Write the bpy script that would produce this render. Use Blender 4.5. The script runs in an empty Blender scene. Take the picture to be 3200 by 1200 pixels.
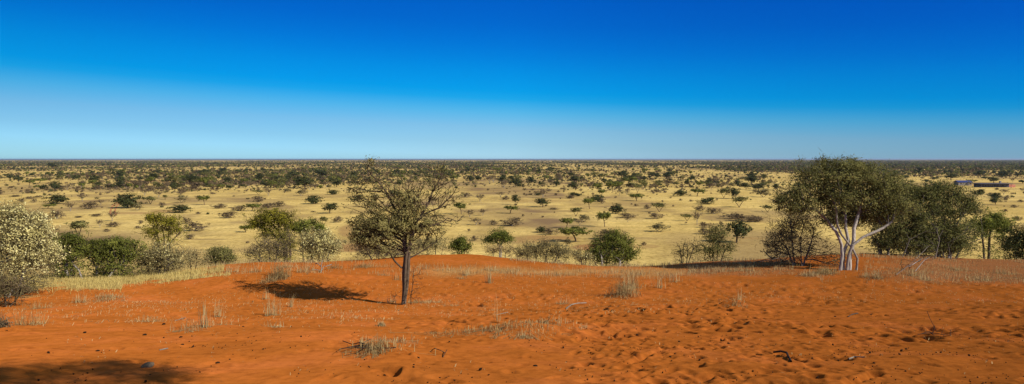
import bpy, math, random
import numpy as np
from mathutils import Vector

random.seed(7)
RNG = np.random.default_rng(11)
F, HY, EYE = 2222.22, 497.0, 20.0          # focal length and horizon in photo pixels, eye height over the plain
HAZE = 3e-5
scene = bpy.context.scene
COL = scene.collection

# ------------------------------------------------------------------ noise
_LAT = np.random.default_rng(3).random((256, 256))
def vnoise(x, y, seed=0):
    x = np.asarray(x, float) + seed * 17.31
    y = np.asarray(y, float) + seed * 41.77
    ix, iy = np.floor(x).astype(int), np.floor(y).astype(int)
    fx, fy = x - ix, y - iy
    fx, fy = fx * fx * (3 - 2 * fx), fy * fy * (3 - 2 * fy)
    a, b = _LAT[ix & 255, iy & 255], _LAT[(ix + 1) & 255, iy & 255]
    c, d = _LAT[ix & 255, (iy + 1) & 255], _LAT[(ix + 1) & 255, (iy + 1) & 255]
    return (a * (1 - fx) + b * fx) * (1 - fy) + (c * (1 - fx) + d * fx) * fy
def fbm(x, y, seed=0, octaves=4):
    s, amp, tot = 0, 1.0, 0
    for o in range(octaves):
        s = s + amp * vnoise(x * 2 ** o, y * 2 ** o, seed + o)
        tot += amp
        amp *= .5
    return s / tot
def sstep(a, b, x):
    t = np.clip((x - a) / (b - a), 0, 1)
    return t * t * (3 - 2 * t)

# ------------------------------------------------------------------ terrain of the dune
_ys = np.arange(-40, 140, .1)
_d0 = np.interp(_ys, [-40, -15, -4, 0, 3, 6.3, 9, 12, 16, 21.5, 25, 28, 31, 140],
                [3.2, 1.5, 1.5, 1.65, 1.78, 2.02, 2.42, 2.95, 3.63, 4.43, 4.58, 4.66, 4.70, 4.70])
_k = np.ones(31) / 31
_d0s = np.convolve(np.pad(_d0, 15, mode='edge'), _k, 'valid')
MOUNDS = []
CR_PX = [-900, 0, 300, 500, 600, 700, 800, 1000, 1150, 1320, 1500, 1600, 1700, 1850, 2000, 2150, 2300, 2500, 2700, 2900, 3000, 3200, 4200]
CR_PY = [868, 856, 850, 838, 820, 806, 799, 795, 790, 779, 781, 793, 804, 813, 813, 803, 794, 782, 771, 776, 786, 792, 795]
CR_D = [33, 33, 33, 33, 33, 33.5, 34, 35, 36, 37, 37, 37, 36, 35, 35, 36, 36.5, 38, 40, 40, 40, 40, 40]
def ground_z(x, y):
    x, y = np.asarray(x, float), np.asarray(y, float)
    px = 1600 + F * np.clip(x / np.maximum(y, 9), -1.1, 1.1)
    cpy, cd = np.interp(px, CR_PX, CR_PY), np.interp(px, CR_PX, CR_D)
    cdrop = (cpy - HY) / F * cd
    base = np.interp(y, _ys, _d0s)
    w = sstep(24, 1, (cd - y) * 0 + y) * 0 + sstep(0, 1, (y - 24) / (cd - 24))
    drop = base * (1 - w) + cdrop * w
    over = y - cd
    soft = np.where(over > 12, over, 1.3 * np.log1p(np.exp(np.clip(over / 1.3, -30, 30))) - .0)
    drop = drop + .36 * np.where(over < -9, 0, soft)
    near = np.exp(-((y - 20) / 26.0) ** 2)
    drop = drop - near * (.30 * (fbm(x * .16, y * .21, 5, 3) - .5) + .10 * (fbm(x * .7, y * .8, 9, 3) - .5))
    drop = drop - .50 * np.exp(-((x + 8.6) / 3.4) ** 2 - ((y - 26.3) / 1.9) ** 2)
    drop = drop + .25 * (fbm(x * .1, y * .1, 21, 2) - .5) * sstep(38, 45, y)
    for (mx_, my_, ms_, mh_) in MOUNDS:
        drop = drop - mh_ * np.exp(-(((x - mx_) / ms_) ** 2 + ((y - my_) / (ms_ * .75)) ** 2) * 1.1)
    z = EYE - drop
    lat = sstep(1, 0, np.clip((np.abs(x) - 70) / 50, 0, 1))
    lat = 1 - sstep(70, 120, np.abs(x))
    back = 1 - sstep(45, 110, -y)
    z = z * lat * back - 1.2 * (1 - lat * back)
    return np.maximum(z, -1.2)
def gz(x, y):
    return float(ground_z(np.array([x]), np.array([y]))[0])
def P(px, py, d):
    return np.array([(px - 1600) / F * d, d, EYE - (py - HY) / F * d])
def hit(px, py):
    d = np.arange(4, 60, .02)
    g = ground_z((px - 1600) / F * d, d)
    l = EYE - (py - HY) / F * d
    k = np.nonzero(g >= l)[0]
    dd = d[k[0]] if len(k) else 38.0
    x = (px - 1600) / F * dd
    return np.array([x, dd, gz(x, dd)])

MOUNDS = [(*hit(px, py)[:2], sx, h) for px, py, sx, h in ((2290, 962, .5, .22), (1640, 1040, .8, .16), (1720, 1025, .6, .14), (1180, 1096, .42, .10), (2560, 1090, .5, .06),
          (870, 895, .6, .12), (1960, 925, .5, .12), (620, 1030, .5, .08), (340, 938, .6, .12), (2800, 868, .9, .12))]

# ------------------------------------------------------------------ mesh / object helpers
def raw_mesh(name, V, Q, attrs=None, smooth=False, n=4):
    me = bpy.data.meshes.new(name)
    V = np.asarray(V, np.float32).reshape(-1, 3)
    Q = np.asarray(Q, np.int32).reshape(-1, n)
    me.vertices.add(len(V)); me.vertices.foreach_set('co', V.ravel())
    me.loops.add(Q.size); me.loops.foreach_set('vertex_index', Q.ravel())
    me.polygons.add(len(Q)); me.polygons.foreach_set('loop_start', np.arange(0, Q.size, n, dtype=np.int32))
    if attrs:
        for k, (dom, val) in attrs.items():
            a = me.attributes.new(k, 'FLOAT', dom)
            a.data.foreach_set('value', np.asarray(val, np.float32).ravel())
    me.polygons.foreach_set('use_smooth', np.full(len(Q), smooth, dtype=bool))
    me.update(calc_edges=True)
    return me
def link(name, me, mat=None, parent=None):
    o = bpy.data.objects.new(name, me)
    COL.objects.link(o)
    if mat is not None and me is not None:
        me.materials.append(mat)
    if parent is not None:
        o.parent = parent
    return o
def tag(o, label=None, cat=None, group=None, kind=None):
    for k, v in (('label', label), ('category', cat), ('group', group), ('kind', kind)):
        if v:
            o[k] = v
    return o
def thing(name, label, cat, loc=(0, 0, 0), group=None):
    o = bpy.data.objects.new(name, None)
    o.empty_display_size = .2
    COL.objects.link(o)
    o.location = tuple(float(v) for v in loc)
    return tag(o, label, cat, group)

# ------------------------------------------------------------------ materials
def nt_new(name):
    m = bpy.data.materials.new(name)
    m.use_nodes = True
    nt = m.node_tree
    nt.nodes.clear()
    out = nt.nodes.new('ShaderNodeOutputMaterial')
    return m, nt, out
def N(nt, t, **kw):
    n = nt.nodes.new(t)
    for k, v in kw.items():
        if k in n.inputs:
            n.inputs[k].default_value = v
        else:
            setattr(n, k, v)
    return n
def ramp(nt, fac, stops):
    r = nt.nodes.new('ShaderNodeValToRGB')
    e = r.color_ramp.elements
    while len(e) < len(stops):
        e.new(.5)
    for el, (p, c) in zip(e, stops):
        el.position = p
        el.color = (*c, 1)
    nt.links.new(fac, r.inputs[0])
    return r.outputs[0]
def leaf_mat(name, cols, trans=.25):
    m, nt, out = nt_new(name)
    at = N(nt, 'ShaderNodeAttribute', attribute_name='tint')
    oi = N(nt, 'ShaderNodeObjectInfo')
    mth = N(nt, 'ShaderNodeMath', operation='MULTIPLY_ADD')
    nt.links.new(oi.outputs['Random'], mth.inputs[0])
    mth.inputs[1].default_value = .24
    ad = N(nt, 'ShaderNodeMath', operation='ADD')
    mth.inputs[2].default_value = -.12
    nt.links.new(at.outputs['Fac'], ad.inputs[0]); nt.links.new(mth.outputs[0], ad.inputs[1])
    c = ramp(nt, ad.outputs[0], [(i / (len(cols) - 1), k) for i, k in enumerate(cols)])
    d = N(nt, 'ShaderNodeBsdfDiffuse'); t = N(nt, 'ShaderNodeBsdfTranslucent')
    mx = N(nt, 'ShaderNodeMixShader'); mx.inputs[0].default_value = trans
    nt.links.new(c, d.inputs[0]); nt.links.new(c, t.inputs[0])
    nt.links.new(d.outputs[0], mx.inputs[1]); nt.links.new(t.outputs[0], mx.inputs[2])
    nt.links.new(mx.outputs[0], out.inputs[0])
    return m
def bark_mat(name, thin, thick):
    m, nt, out = nt_new(name)
    at = N(nt, 'ShaderNodeAttribute', attribute_name='tint')
    tc = N(nt, 'ShaderNodeTexCoord')
    no = N(nt, 'ShaderNodeTexNoise', Scale=9.0, Detail=5.0)
    mp = N(nt, 'ShaderNodeMapping'); mp.inputs['Scale'].default_value = (2.2, 2.2, .6)
    nt.links.new(tc.outputs['Object'], mp.inputs[0]); nt.links.new(mp.outputs[0], no.inputs[0])
    c = ramp(nt, at.outputs['Fac'], [(0, thin), (1, thick)])
    sc = N(nt, 'ShaderNodeMath', operation='MULTIPLY_ADD')
    nt.links.new(no.outputs[0], sc.inputs[0]); sc.inputs[1].default_value = 2.0; sc.inputs[2].default_value = -.05
    mx = N(nt, 'ShaderNodeMix', data_type='RGBA', blend_type='MULTIPLY'); mx.inputs[0].default_value = .9
    nt.links.new(c, mx.inputs[6]); nt.links.new(sc.outputs[0], mx.inputs[7])
    b = N(nt, 'ShaderNodeBsdfPrincipled', Roughness=1.0)
    b.inputs['Specular IOR Level'].default_value = .05
    bp = N(nt, 'ShaderNodeBump', Strength=.6, Distance=.02)
    nt.links.new(no.outputs[0], bp.inputs['Height']); nt.links.new(bp.outputs[0], b.inputs['Normal'])
    nt.links.new(mx.outputs[2], b.inputs['Base Color']); nt.links.new(b.outputs[0], out.inputs[0])
    return m
def flat_mat(name, c1, c2, scale=3.0, rough=.9):
    m, nt, out = nt_new(name)
    tc = N(nt, 'ShaderNodeTexCoord')
    no = N(nt, 'ShaderNodeTexNoise', Scale=scale, Detail=6.0)
    nt.links.new(tc.outputs['Object'], no.inputs[0])
    c = ramp(nt, no.outputs[0], [(.3, c1), (.7, c2)])
    b = N(nt, 'ShaderNodeBsdfPrincipled', Roughness=rough)
    if rough > .85:
        b.inputs['Specular IOR Level'].default_value = .05
    nt.links.new(c, b.inputs['Base Color']); nt.links.new(b.outputs[0], out.inputs[0])
    return m

M = {}
M['leaf_olive'] = leaf_mat('leaf_olive', [(.095, .092, .028), (.215, .200, .064), (.37, .33, .105)], 0.4)
M['leaf_green'] = leaf_mat('leaf_green', [(.072, .080, .016), (.170, .180, .036), (.28, .28, .055)], 0.4)
M['leaf_dark'] = leaf_mat('leaf_dark', [(.036, .042, .014), (.078, .084, .028), (.145, .145, .048)], 0.35)
M['leaf_yellow'] = leaf_mat('leaf_yellow', [(.11, .102, .016), (.25, .218, .028), (.42, .345, .038)], 0.35)
M['leaf_brown'] = leaf_mat('leaf_brown', [(.085, .058, .030), (.175, .122, .062), (.27, .20, .105)], 0.2)
M['leaf_central'] = leaf_mat('leaf_central', [(.125, .104, .034), (.275, .235, .080), (.42, .35, .125)], 0.4)
M['leaf_grey'] = leaf_mat('leaf_grey', [(.125, .098, .040), (.26, .212, .085), (.41, .345, .145)], 0.25)
M['leaf_thicket'] = leaf_mat('leaf_thicket', [(.060, .066, .022), (.145, .146, .046), (.27, .25, .080)], .4)
M['blossom'] = leaf_mat('blossom', [(.50, .43, .15), (.72, .63, .26), (.83, .75, .37)], 0.25)
M['straw'] = leaf_mat('straw', [(.28, .19, .085), (.46, .33, .145), (.62, .48, .23)], 0.2)
M['straw_grey'] = leaf_mat('straw_grey', [(.20, .125, .050), (.37, .25, .100), (.52, .38, .17)], .15)
M['grass_yellow'] = leaf_mat('grass_yellow', [(.38, .28, .085), (.56, .43, .14), (.68, .55, .20)], 0.2)
M['bark_dark'] = bark_mat('bark_dark', (.070, .046, .028), (.135, .092, .058))
M['bark_white'] = bark_mat('bark_white', (.075, .060, .045), (.58, .50, .41))
M['bark_grey'] = bark_mat('bark_grey', (.085, .068, .050), (.36, .31, .27))
M['bark_dead'] = bark_mat('bark_dead', (.24, .20, .15), (.42, .36, .28))
M['bark_burnt'] = bark_mat('bark_burnt', (.035, .027, .022), (.060, .046, .038))
M['dung'] = flat_mat('dung', (.010, .006, .004), (.032, .019, .010), 30)
M['stone'] = flat_mat('stone', (.08, .055, .03), (.26, .18, .10), 9)

# ------------------------------------------------------------------ plants
def grow(stems, pts, lam=.35, jit=.09, step=.28, rng=RNG):
    """stems: polylines from the ground; pts: crown points. Joins every point to the wood already there."""
    pos, par, plen = [], [], []
    for st in stems:
        last = -1
        for k, p in enumerate(st):
            p = np.asarray(p, float)
            if last < 0:
                pos.append(p); par.append(-1); plen.append(0.0); last = len(pos) - 1
                continue
            a = pos[last]
            L = np.linalg.norm(p - a)
            m = max(1, int(L / step))
            for j in range(1, m + 1):
                q = a + (p - a) * j / m
                if j < m:
                    q = q + rng.normal(0, jit * .35 * step, 3)
                pos.append(q); par.append(last); plen.append(plen[last] + L / m); last = len(pos) - 1
    n0 = len(pos)
    pts = np.asarray(pts, float).reshape(-1, 3)
    cap = n0 + len(pts) * 14
    A = np.zeros((cap, 3)); PL = np.zeros(cap)
    A[:n0] = pos; PL[:n0] = plen
    roots = np.array(par[:n0]) < 0
    n = n0
    tipid = np.full(len(pts), -1)
    hs = [st[-1] for st in stems]
    dmin = np.min([np.linalg.norm(pts - np.asarray(h), axis=1) for h in hs], axis=0) if len(pts) else []
    lowban = np.zeros(cap)
    lowban[:n0][roots] = .6
    for i in np.argsort(dmin):
        p = pts[i]
        v = p - A[:n]
        dist = np.sqrt((v * v).sum(1))
        cost = dist + lam * PL[:n] + lowban[:n] + np.where(v[:, 2] < -.1, .5 * -v[:, 2], 0)
        b = int(np.argmin(cost))
        L = dist[b]
        m = max(1, int(L / step))
        last = b
        a = A[b].copy()
        sag = rng.normal(0, jit, 3) * L
        for j in range(1, m + 1):
            if n >= cap:
                break
            f = j / m
            q = a + (p - a) * f + sag * math.sin(f * math.pi)
            if j < m:
                q = q + rng.normal(0, jit * .3 * step, 3)
            A[n] = q; PL[n] = PL[last] + L / m
            par.append(last); last = n; n += 1
        tipid[i] = last
    return A[:n], np.array(par), tipid
def wood_mesh(name, A, par, r_tip, expo=.48, rmax=None, k=5, rref=.05, taper_root=1.25):
    n = len(A)
    cnt = np.zeros(n); kids = np.zeros(n, int)
    for i in range(n):
        if par[i] >= 0:
            kids[par[i]] += 1
    cnt[kids == 0] = 1
    main = np.full(n, -1)
    best = np.zeros(n)
    order = np.arange(n)[::-1]
    for i in order:                        # children always come after their parents
        p = par[i]
        if p >= 0:
            cnt[p] += cnt[i]
            if cnt[i] > best[p]:
                best[p] = cnt[i]; main[p] = i
    r = r_tip * np.power(np.maximum(cnt, 1), expo)
    if rmax:
        r = np.minimum(r, rmax)
    r = np.where(par < 0, r * taper_root, r)
    dirv = np.zeros((n, 3))
    has = par >= 0
    dirv[has] = A[has] - A[par[has]]
    mm = main >= 0
    dirv[mm] += A[main[mm]] - A[mm]
    ln = np.linalg.norm(dirv, axis=1, keepdims=True); dirv = dirv / np.maximum(ln, 1e-6)
    def frames(dv):
        ref = np.tile(np.array([.31, .90, .12]), (len(dv), 1))
        u = np.cross(dv, ref); u /= np.maximum(np.linalg.norm(u, axis=1, keepdims=True), 1e-6)
        return u, np.cross(dv, u)
    E = np.nonzero(has)[0]
    p = par[E]
    ang = np.linspace(0, 2 * np.pi, k, endpoint=False)
    ca, sa = np.cos(ang)[None, :, None], np.sin(ang)[None, :, None]
    u1, v1 = frames(dirv[E])
    ring1 = A[E][:, None] + (u1[:, None] * ca + v1[:, None] * sa) * r[E][:, None, None]
    ismain = main[p] == E
    seg = A[E] - A[p]; seg /= np.maximum(np.linalg.norm(seg, axis=1, keepdims=True), 1e-6)
    d0 = np.where(ismain[:, None], dirv[p], seg)
    u0, v0 = frames(d0)
    r0 = np.where(ismain, r[p], np.minimum(r[p], r[E] * 1.2))
    ring0 = A[p][:, None] + (u0[:, None] * ca + v0[:, None] * sa) * r0[:, None, None]
    V = np.concatenate([ring0, ring1], axis=1).reshape(-1, 3)
    m = len(E)
    o = (np.arange(m) * 2 * k)[:, None]
    j = np.arange(k)[None]
    j2 = (j + 1) % k
    Q = np.stack([o + j, o + j2, o + k + j2, o + k + j], axis=2).reshape(-1, 4)
    tint = np.repeat(np.clip((r[E] - r_tip) / max(rref - r_tip, 1e-4), 0, 1), k)
    return raw_mesh(name, V, Q, {'tint': ('FACE', tint)}, smooth=True), r
def leaf_quads(centres, L, W, tint, rng=RNG, up=0.0, face=None):
    n = len(centres)
    a = rng.normal(size=(n, 3)); a[:, 2] += up
    if face is not None:                   # leaves turn their blades outwards and up
        nn = rng.normal(size=(n, 3)) * .55 + face
        nn /= np.linalg.norm(nn, axis=1, keepdims=True)
        a -= nn * (a * nn).sum(1, keepdims=True)
    a /= np.linalg.norm(a, axis=1, keepdims=True)
    b = np.cross(a, rng.normal(size=(n, 3))) if face is None else np.cross(a, nn)
    b = b; b /= np.linalg.norm(b, axis=1, keepdims=True)
    s = rng.uniform(.6, 1.35, n)[:, None]
    a, b = a * L * .5 * s, b * W * .5 * s
    V = np.stack([centres - a, centres + b * .9 - a * .1, centres + a, centres - b * .9 + a * .1], axis=1).reshape(-1, 3)
    Q = np.arange(4 * n).reshape(-1, 4)
    return V, Q, tint
def blob_points(b, rng):
    cx, cy, cz, rx, ry, rz, n = b[:7]
    v = rng.normal(size=(n, 3)); v /= np.linalg.norm(v, axis=1, keepdims=True)
    rad = rng.random(n) ** (1 / 2.2)
    rad = np.where(rng.random(n) < .09, rng.uniform(1.05, 1.38, n), rad)
    lump = 1 + .22 * np.sin(v[:, 0] * 5 + cx * 9) * np.cos(v[:, 1] * 4 + v[:, 2] * 6 + cz * 7)
    return np.array([cx, cy, cz]) + v * (rad * lump)[:, None] * np.array([rx, ry, rz])
def leaves_for(pts, per, spread, L, W, rng=RNG, up=0.0, bias=0.0):
    if len(pts) == 0 or per <= 0:
        return None
    base = np.clip(rng.normal(.47 + bias, .22, len(pts)), .02, .98)
    cnt = rng.poisson(per * rng.gamma(1.5, 1 / 1.5, len(pts)))
    idx = np.repeat(np.arange(len(pts)), cnt)
    c = pts[idx] + rng.normal(0, spread, (len(idx), 3)) * np.array([1, 1, .75])
    t = np.clip(base[idx] + rng.normal(0, .09, len(idx)), 0, 1)
    f = c - (pts.mean(0) - np.array([0, 0, .25 * pts[:, 2].std()]))
    f = f / np.maximum(np.linalg.norm(f, axis=1, keepdims=True), 1e-6) + np.array([0, 0, .45])
    return leaf_quads(c, L, W, t, rng, up, f)
def join_parts(lst):
    Vs, Qs, Ts, o = [], [], [], 0
    for it in lst:
        if it is None:
            continue
        V, Q, T = it
        Vs.append(V); Qs.append(Q + o); Ts.append(T); o += len(V)
    return np.concatenate(Vs), np.concatenate(Qs), np.concatenate(Ts)

def plant(name, label, cat, base, d, blobs, stems, leaf='leaf_olive', bark='bark_dark', size=(.07, .035), spread=.10,
          r_tip=.006, expo=.48, rmax=None, k=5, rref=.05, twigs=0, blossom=None, crown_name='crown', wood_name='trunk',
          lam=.35, jit=.09, group=None, up=0.0, thick=.8, skirt=None, dens=1.3, seed=None, onground=True, extra_stems=(), twig_leaf=None, step=.28):
    """blobs: (px, py, rx, rz, points, leaves per point[, depth offset m]); stems: polylines of (px, py[, depth offset m]) in photo
    pixels at distance d. Everything is turned into metres round the plant's foot."""
    rng = np.random.default_rng(seed if seed is not None else (int(base[0]) * 7 + int(base[1])))
    s = d / F
    X0 = (base[0] - 1600) * s
    Z0 = gz(X0, d)
    foot = np.array([X0, d, Z0])
    loc = lambda px, py, dy=0.0: np.array([(px - 1600) * s - X0, dy, EYE - (py - HY) * s - Z0])
    pts, per = [], []
    for b in blobs:
        dy = b[6] if len(b) > 6 else 0.0
        c = loc(b[0], b[1], dy)
        rx, rz = b[2] * s, b[3] * s
        q = blob_points((c[0], c[1], c[2], rx, thick * (rx + rz) * .5, rz, b[4]), rng)
        gq = ground_z(q[:, 0] + X0, q[:, 1] + d) - Z0
        q[:, 2] = np.maximum(q[:, 2], gq + .06)
        pts.append(q); per.append(b[5])
        sk = skirt if skirt is not None else (.45 if cat in ('bush', 'shrub') else 0)
        m_ = int(len(q) * sk)
        if m_:
            q2 = q[rng.integers(0, len(q), m_)].copy()
            g2 = ground_z(q2[:, 0] + X0, q2[:, 1] + d) - Z0
            q2[:, 2] = g2 + .05 + (q2[:, 2] - g2) * rng.uniform(.05, .8, m_)
            q2[:, 0] *= .92
            pts.append(q2); per.append(b[5] * .5)
    st = []
    for sline in stems:
        line = [loc(*p) for p in sline]
        f = line[0]
        f[2] = gz(f[0] + X0, f[1] + d) - Z0 - .06
        st.append(line)
    allp = np.concatenate(pts)
    A, par, tip = grow(st, allp, lam, jit, step, rng)
    root = thing(name, label, cat, foot, group)
    wm, _ = wood_mesh(wood_name, A, par, r_tip, expo, rmax, k, rref)
    link(wood_name, wm, M[bark], root)
    parts = []
    for q, pr in zip(pts, per):
        parts.append(leaves_for(q, pr * dens, spread * .88, size[0], size[1], rng, up))
    if twigs:
        pp = allp[rng.integers(0, len(allp), twigs)] + rng.normal(0, spread * 1.2, (twigs, 3))
        tw = leaf_quads(pp, .34, .012, np.clip(rng.normal(.4, .2, twigs), 0, 1), rng, .3)
    parts = [p for p in parts if p is not None]
    if parts:
        if twigs:
            parts.append(tw)
        V, Q, T = join_parts(parts)
        cm = raw_mesh(crown_name, V, Q, {'tint': ('FACE', T)})
        link(crown_name, cm, M[leaf], root)
        if twigs:
            cm.materials.append(M[twig_leaf or 'leaf_brown'])
            cm.polygons.foreach_set('material_index', (np.arange(len(Q)) >= len(Q) - len(tw[1])).astype(np.int32))
    if blossom:
        per_b, L, W, frac, zmin = blossom
        zlo, zhi = allp[:, 2].min(), allp[:, 2].max()
        sel = allp[(rng.random(len(allp)) < frac) & ((allp[:, 2] - zlo) / (zhi - zlo) > zmin + rng.normal(0, .13, len(allp)))]
        lv = leaves_for(sel, per_b, spread * .8, L, W, rng, .4)
        link('blossom', raw_mesh('blossom', lv[0], lv[1], {'tint': ('FACE', lv[2])}), M['blossom'], root)
    return root

# ------------------------------------------------------------------ dune ground
def build_dune():
    th = np.radians(np.concatenate([np.arange(-180, -43, 3.0), np.arange(-43, 43, .12), np.arange(43, 180.0, 3.0)]))
    r1 = np.geomspace(.5, 5, 18)
    inv = np.linspace(1 / 5.0, 1 / 46.0, 900)
    r2 = 1 / inv
    r3 = np.geomspace(47, 150, 50)
    R = np.concatenate([r1, r2[1:], r3])
    T, RR = np.meshgrid(th, R)
    X, Y = RR * np.sin(T), RR * np.cos(T)
    Z = ground_z(X, Y)
    # trampled sand: footprints, hoof marks, small mounds
    dz = np.zeros_like(Z)
    rng = np.random.default_rng(5)
    damp = sstep(34, 26, Y) * (np.abs(T) < math.radians(43))
    dz += damp * .020 * (fbm(X * 2.6, Y * 2.6, 31, 4) - .5)
    dz += damp * .016 * (fbm(X * 9, Y * 6, 37, 3) - .5) * sstep(30, 12, Y)
    t0 = math.radians(-43); dth = math.radians(.12); i0 = int(np.argmin(np.abs(th - t0)))
    lr = R
    def dent(x, y, rx, ry, rot, depth, rim):
        r = math.hypot(x, y); t = math.atan2(x, y)
        m = max(rx, ry) * 2.3
        ra, rb = np.searchsorted(lr, r - m), np.searchsorted(lr, r + m)
        ta = i0 + int((t - m / r - t0) / dth); tb = i0 + int((t + m / r - t0) / dth) + 2
        ta, tb = max(ta, i0), min(tb, i0 + int(86 / .12))
        if ra >= rb or ta >= tb:
            return
        ex, ey = X[ra:rb, ta:tb] - x, Y[ra:rb, ta:tb] - y
        c, s = math.cos(rot), math.sin(rot)
        q = ((ex * c + ey * s) / rx) ** 2 + ((-ex * s + ey * c) / ry) ** 2
        dz[ra:rb, ta:tb] += -depth * np.exp(-q * 1.1) + rim * np.exp(-((np.sqrt(q) - 1.45) ** 2) * 4.5)
    n = 0
    while n < 5200:
        d = math.sqrt(rng.uniform(5.6 ** 2, 27.0 ** 2)) if rng.random() < .8 else 1 / rng.uniform(1 / 20.0, 1 / 5.6)
        t = rng.uniform(-.76, .80)
        px = 1600 + F * t
        py = HY + F * float(np.interp(d, _ys, _d0s)) / d
        w = .10 + .9 * sstep(700, 2100, px + .9 * (py - 1000)) * (.35 + .65 * sstep(850, 1050, py))
        w = max(w, .22 * sstep(10, 14, d))
        w *= .10 + 2.2 * max(0, float(vnoise(t * d * .8, d * .5, 77)) - .25)
        if rng.random() > w or (d < 9 and rng.random() < .55):
            continue
        x = t * d
        big = rng.random()
        if big < .45:
            sx, sy, dep = rng.uniform(.05, .075), rng.uniform(.10, .15), rng.uniform(.022, .040)
            if d > 11:
                sx, sy, dep = sx * 1.7, sy * 1.5, dep * 1.9
        else:
            sx, sy, dep = rng.uniform(.035, .06), rng.uniform(.04, .08), rng.uniform(.012, .026)
        dent(x, d, sx, sy, rng.uniform(-.9, .9) + (.5 if px > 2400 else 0), dep, dep * .26)
        n += 1
    for _ in range(110):                      # low humps between the tracks
        d = 1 / rng.uniform(1 / 28.0, 1 / 5.6)
        t = rng.uniform(-.76, .8)
        dent(t * d, d, rng.uniform(.15, .4), rng.uniform(.12, .3), rng.uniform(0, 3), -rng.uniform(.01, .035), 0)
    # tyre-like drag lines on the right
    for (a, b) in (((2950, 870), (3190, 905)), ((2560, 880), (2800, 905)), ((2960, 1000), (3190, 1085)), ((2420, 1105), (2550, 1145)), ((2750, 1165), (2650, 1200)), ((2080, 1090), (1960, 1140))):
        A, B = hit(*a), hit(*b)
        for f in np.linspace(0, 1, 44):
            q = A + (B - A) * f
            dent(q[0] + rng.normal(0, .02), q[1] + rng.normal(0, .02), .06, .07, 0, .014, .003)
    Z2 = Z + dz * np.where(np.abs(T) < math.radians(43), 1, 0)
    px = 1600 + F * np.clip(X / np.maximum(Y, 4), -1.2, 1.2)
    py = HY + F * (EYE - Z) / np.maximum(Y, 4)
    # plant cover on the sand: left grass apron, the lee slope, sparse straw on the right shoulder
    nz = fbm(X * .9, Y * .9, 51, 4) - .5
    edge = np.interp(px, [-600, 0, 120, 300, 450, 560, 640, 720], [960, 918, 893, 876, 868, 858, 835, 700])
    left = sstep(edge + 16, edge - 16, py + nz * 90) * (Y > 15)
    left *= (px < 760)
    cd = np.interp(px, CR_PX, CR_D)
    lee = sstep(1.0, 5.0, Y - cd + nz * 4)
    bare = np.exp(-(((px - 1095) / 55) ** 2)) * sstep(70, 48, Y)     # the sandy path down the lee side
    lee = lee * (1 - bare)
    rgt = sstep(2650, 2950, px) * sstep(893, 862, py + nz * 40) * sstep(745, 775, py) * .55 * (Y > 15)
    rgt = np.maximum(rgt, .35 * sstep(2000, 2250, px) * sstep(870, 850, py + nz * 30) * sstep(792, 812, py) * sstep(2560, 2450, px) * (Y > 15))
    strip = .28 * np.exp(-((py - 848 + nz * 20) / 12) ** 2) * sstep(1250, 1400, px) * sstep(2200, 2100, px) * (Y > 15)
    cover = np.clip(np.maximum.reduce([left, lee, strip]), 0, 1)
    nr, nc = T.shape
    idx = np.arange(nr * nc).reshape(nr, nc)
    nxt = np.roll(idx, -1, axis=1)
    Q = np.stack([idx[:-1], idx[1:], nxt[1:], nxt[:-1]], axis=2).reshape(-1, 4)
    V = np.stack([X, Y, Z2], axis=2).reshape(-1, 3)
    V = np.concatenate([V, [[0, 0, gz(0, 0)]]])
    me = raw_mesh('dune', V, Q, {'cover': ('POINT', np.append(cover.ravel(), 0)), 'litter': ('POINT', np.append(rgt.ravel(), 0))}, smooth=True)
    m, nt, out = nt_new('red_sand')
    L = nt.links.new
    geo = N(nt, 'ShaderNodeNewGeometry')
    n1 = N(nt, 'ShaderNodeTexNoise', Scale=.6, Detail=7.0, Roughness=.62)
    n2 = N(nt, 'ShaderNodeTexNoise', Scale=6.0, Detail=8.0, Roughness=.65)
    n3 = N(nt, 'ShaderNodeTexNoise', Scale=45.0, Detail=6.0, Roughness=.7)
    for q in (n1, n2, n3):
        L(geo.outputs['Position'], q.inputs['Vector'])
    c1 = ramp(nt, n1.outputs[0], [(.3, (.290, .086, .014)), (.5, (.355, .102, .016)), (.7, (.415, .118, .025))])
    c2 = ramp(nt, n2.outputs[0], [(.28, (.66, .62, .58)), (.5, (.98, .98, .98)), (.75, (1.16, 1.18, 1.2))])
    mul = N(nt, 'ShaderNodeMix', data_type='RGBA', blend_type='MULTIPLY'); mul.inputs[0].default_value = 1
    L(c1, mul.inputs[6]); L(c2, mul.inputs[7])
    gcol = ramp(nt, n2.outputs[0], [(.3, (.30, .22, .075)), (.55, (.50, .40, .15)), (.8, (.60, .50, .20))])
    lcol = ramp(nt, n3.outputs[0], [(.40, (.10, .06, .03)), (.55, (.36, .17, .07)), (.7, (.42, .30, .14))])
    ca = N(nt, 'ShaderNodeAttribute', attribute_name='cover'); la = N(nt, 'ShaderNodeAttribute', attribute_name='litter')
    m1 = N(nt, 'ShaderNodeMix', data_type='RGBA'); L(ca.outputs['Fac'], m1.inputs[0]); L(mul.outputs[2], m1.inputs[6]); L(gcol, m1.inputs[7])
    m2 = N(nt, 'ShaderNodeMix', data_type='RGBA'); L(la.outputs['Fac'], m2.inputs[0]); L(m1.outputs[2], m2.inputs[6]); L(lcol, m2.inputs[7])
    b = N(nt, 'ShaderNodeBsdfDiffuse', Roughness=.6)
    b1 = N(nt, 'ShaderNodeBump', Strength=.55, Distance=.03); L(n2.outputs[0], b1.inputs['Height'])
    b2 = N(nt, 'ShaderNodeBump', Strength=.5, Distance=.006); L(n3.outputs[0], b2.inputs['Height']); L(b1.outputs[0], b2.inputs['Normal'])
    L(b2.outputs[0], b.inputs['Normal']); L(m2.outputs[2], b.inputs['Color']); L(b.outputs[0], out.inputs[0])
    o = link('dune', me, m)
    tag(o, 'red sand dune crest with trampled footprints in front', 'dune', kind='structure')
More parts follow.
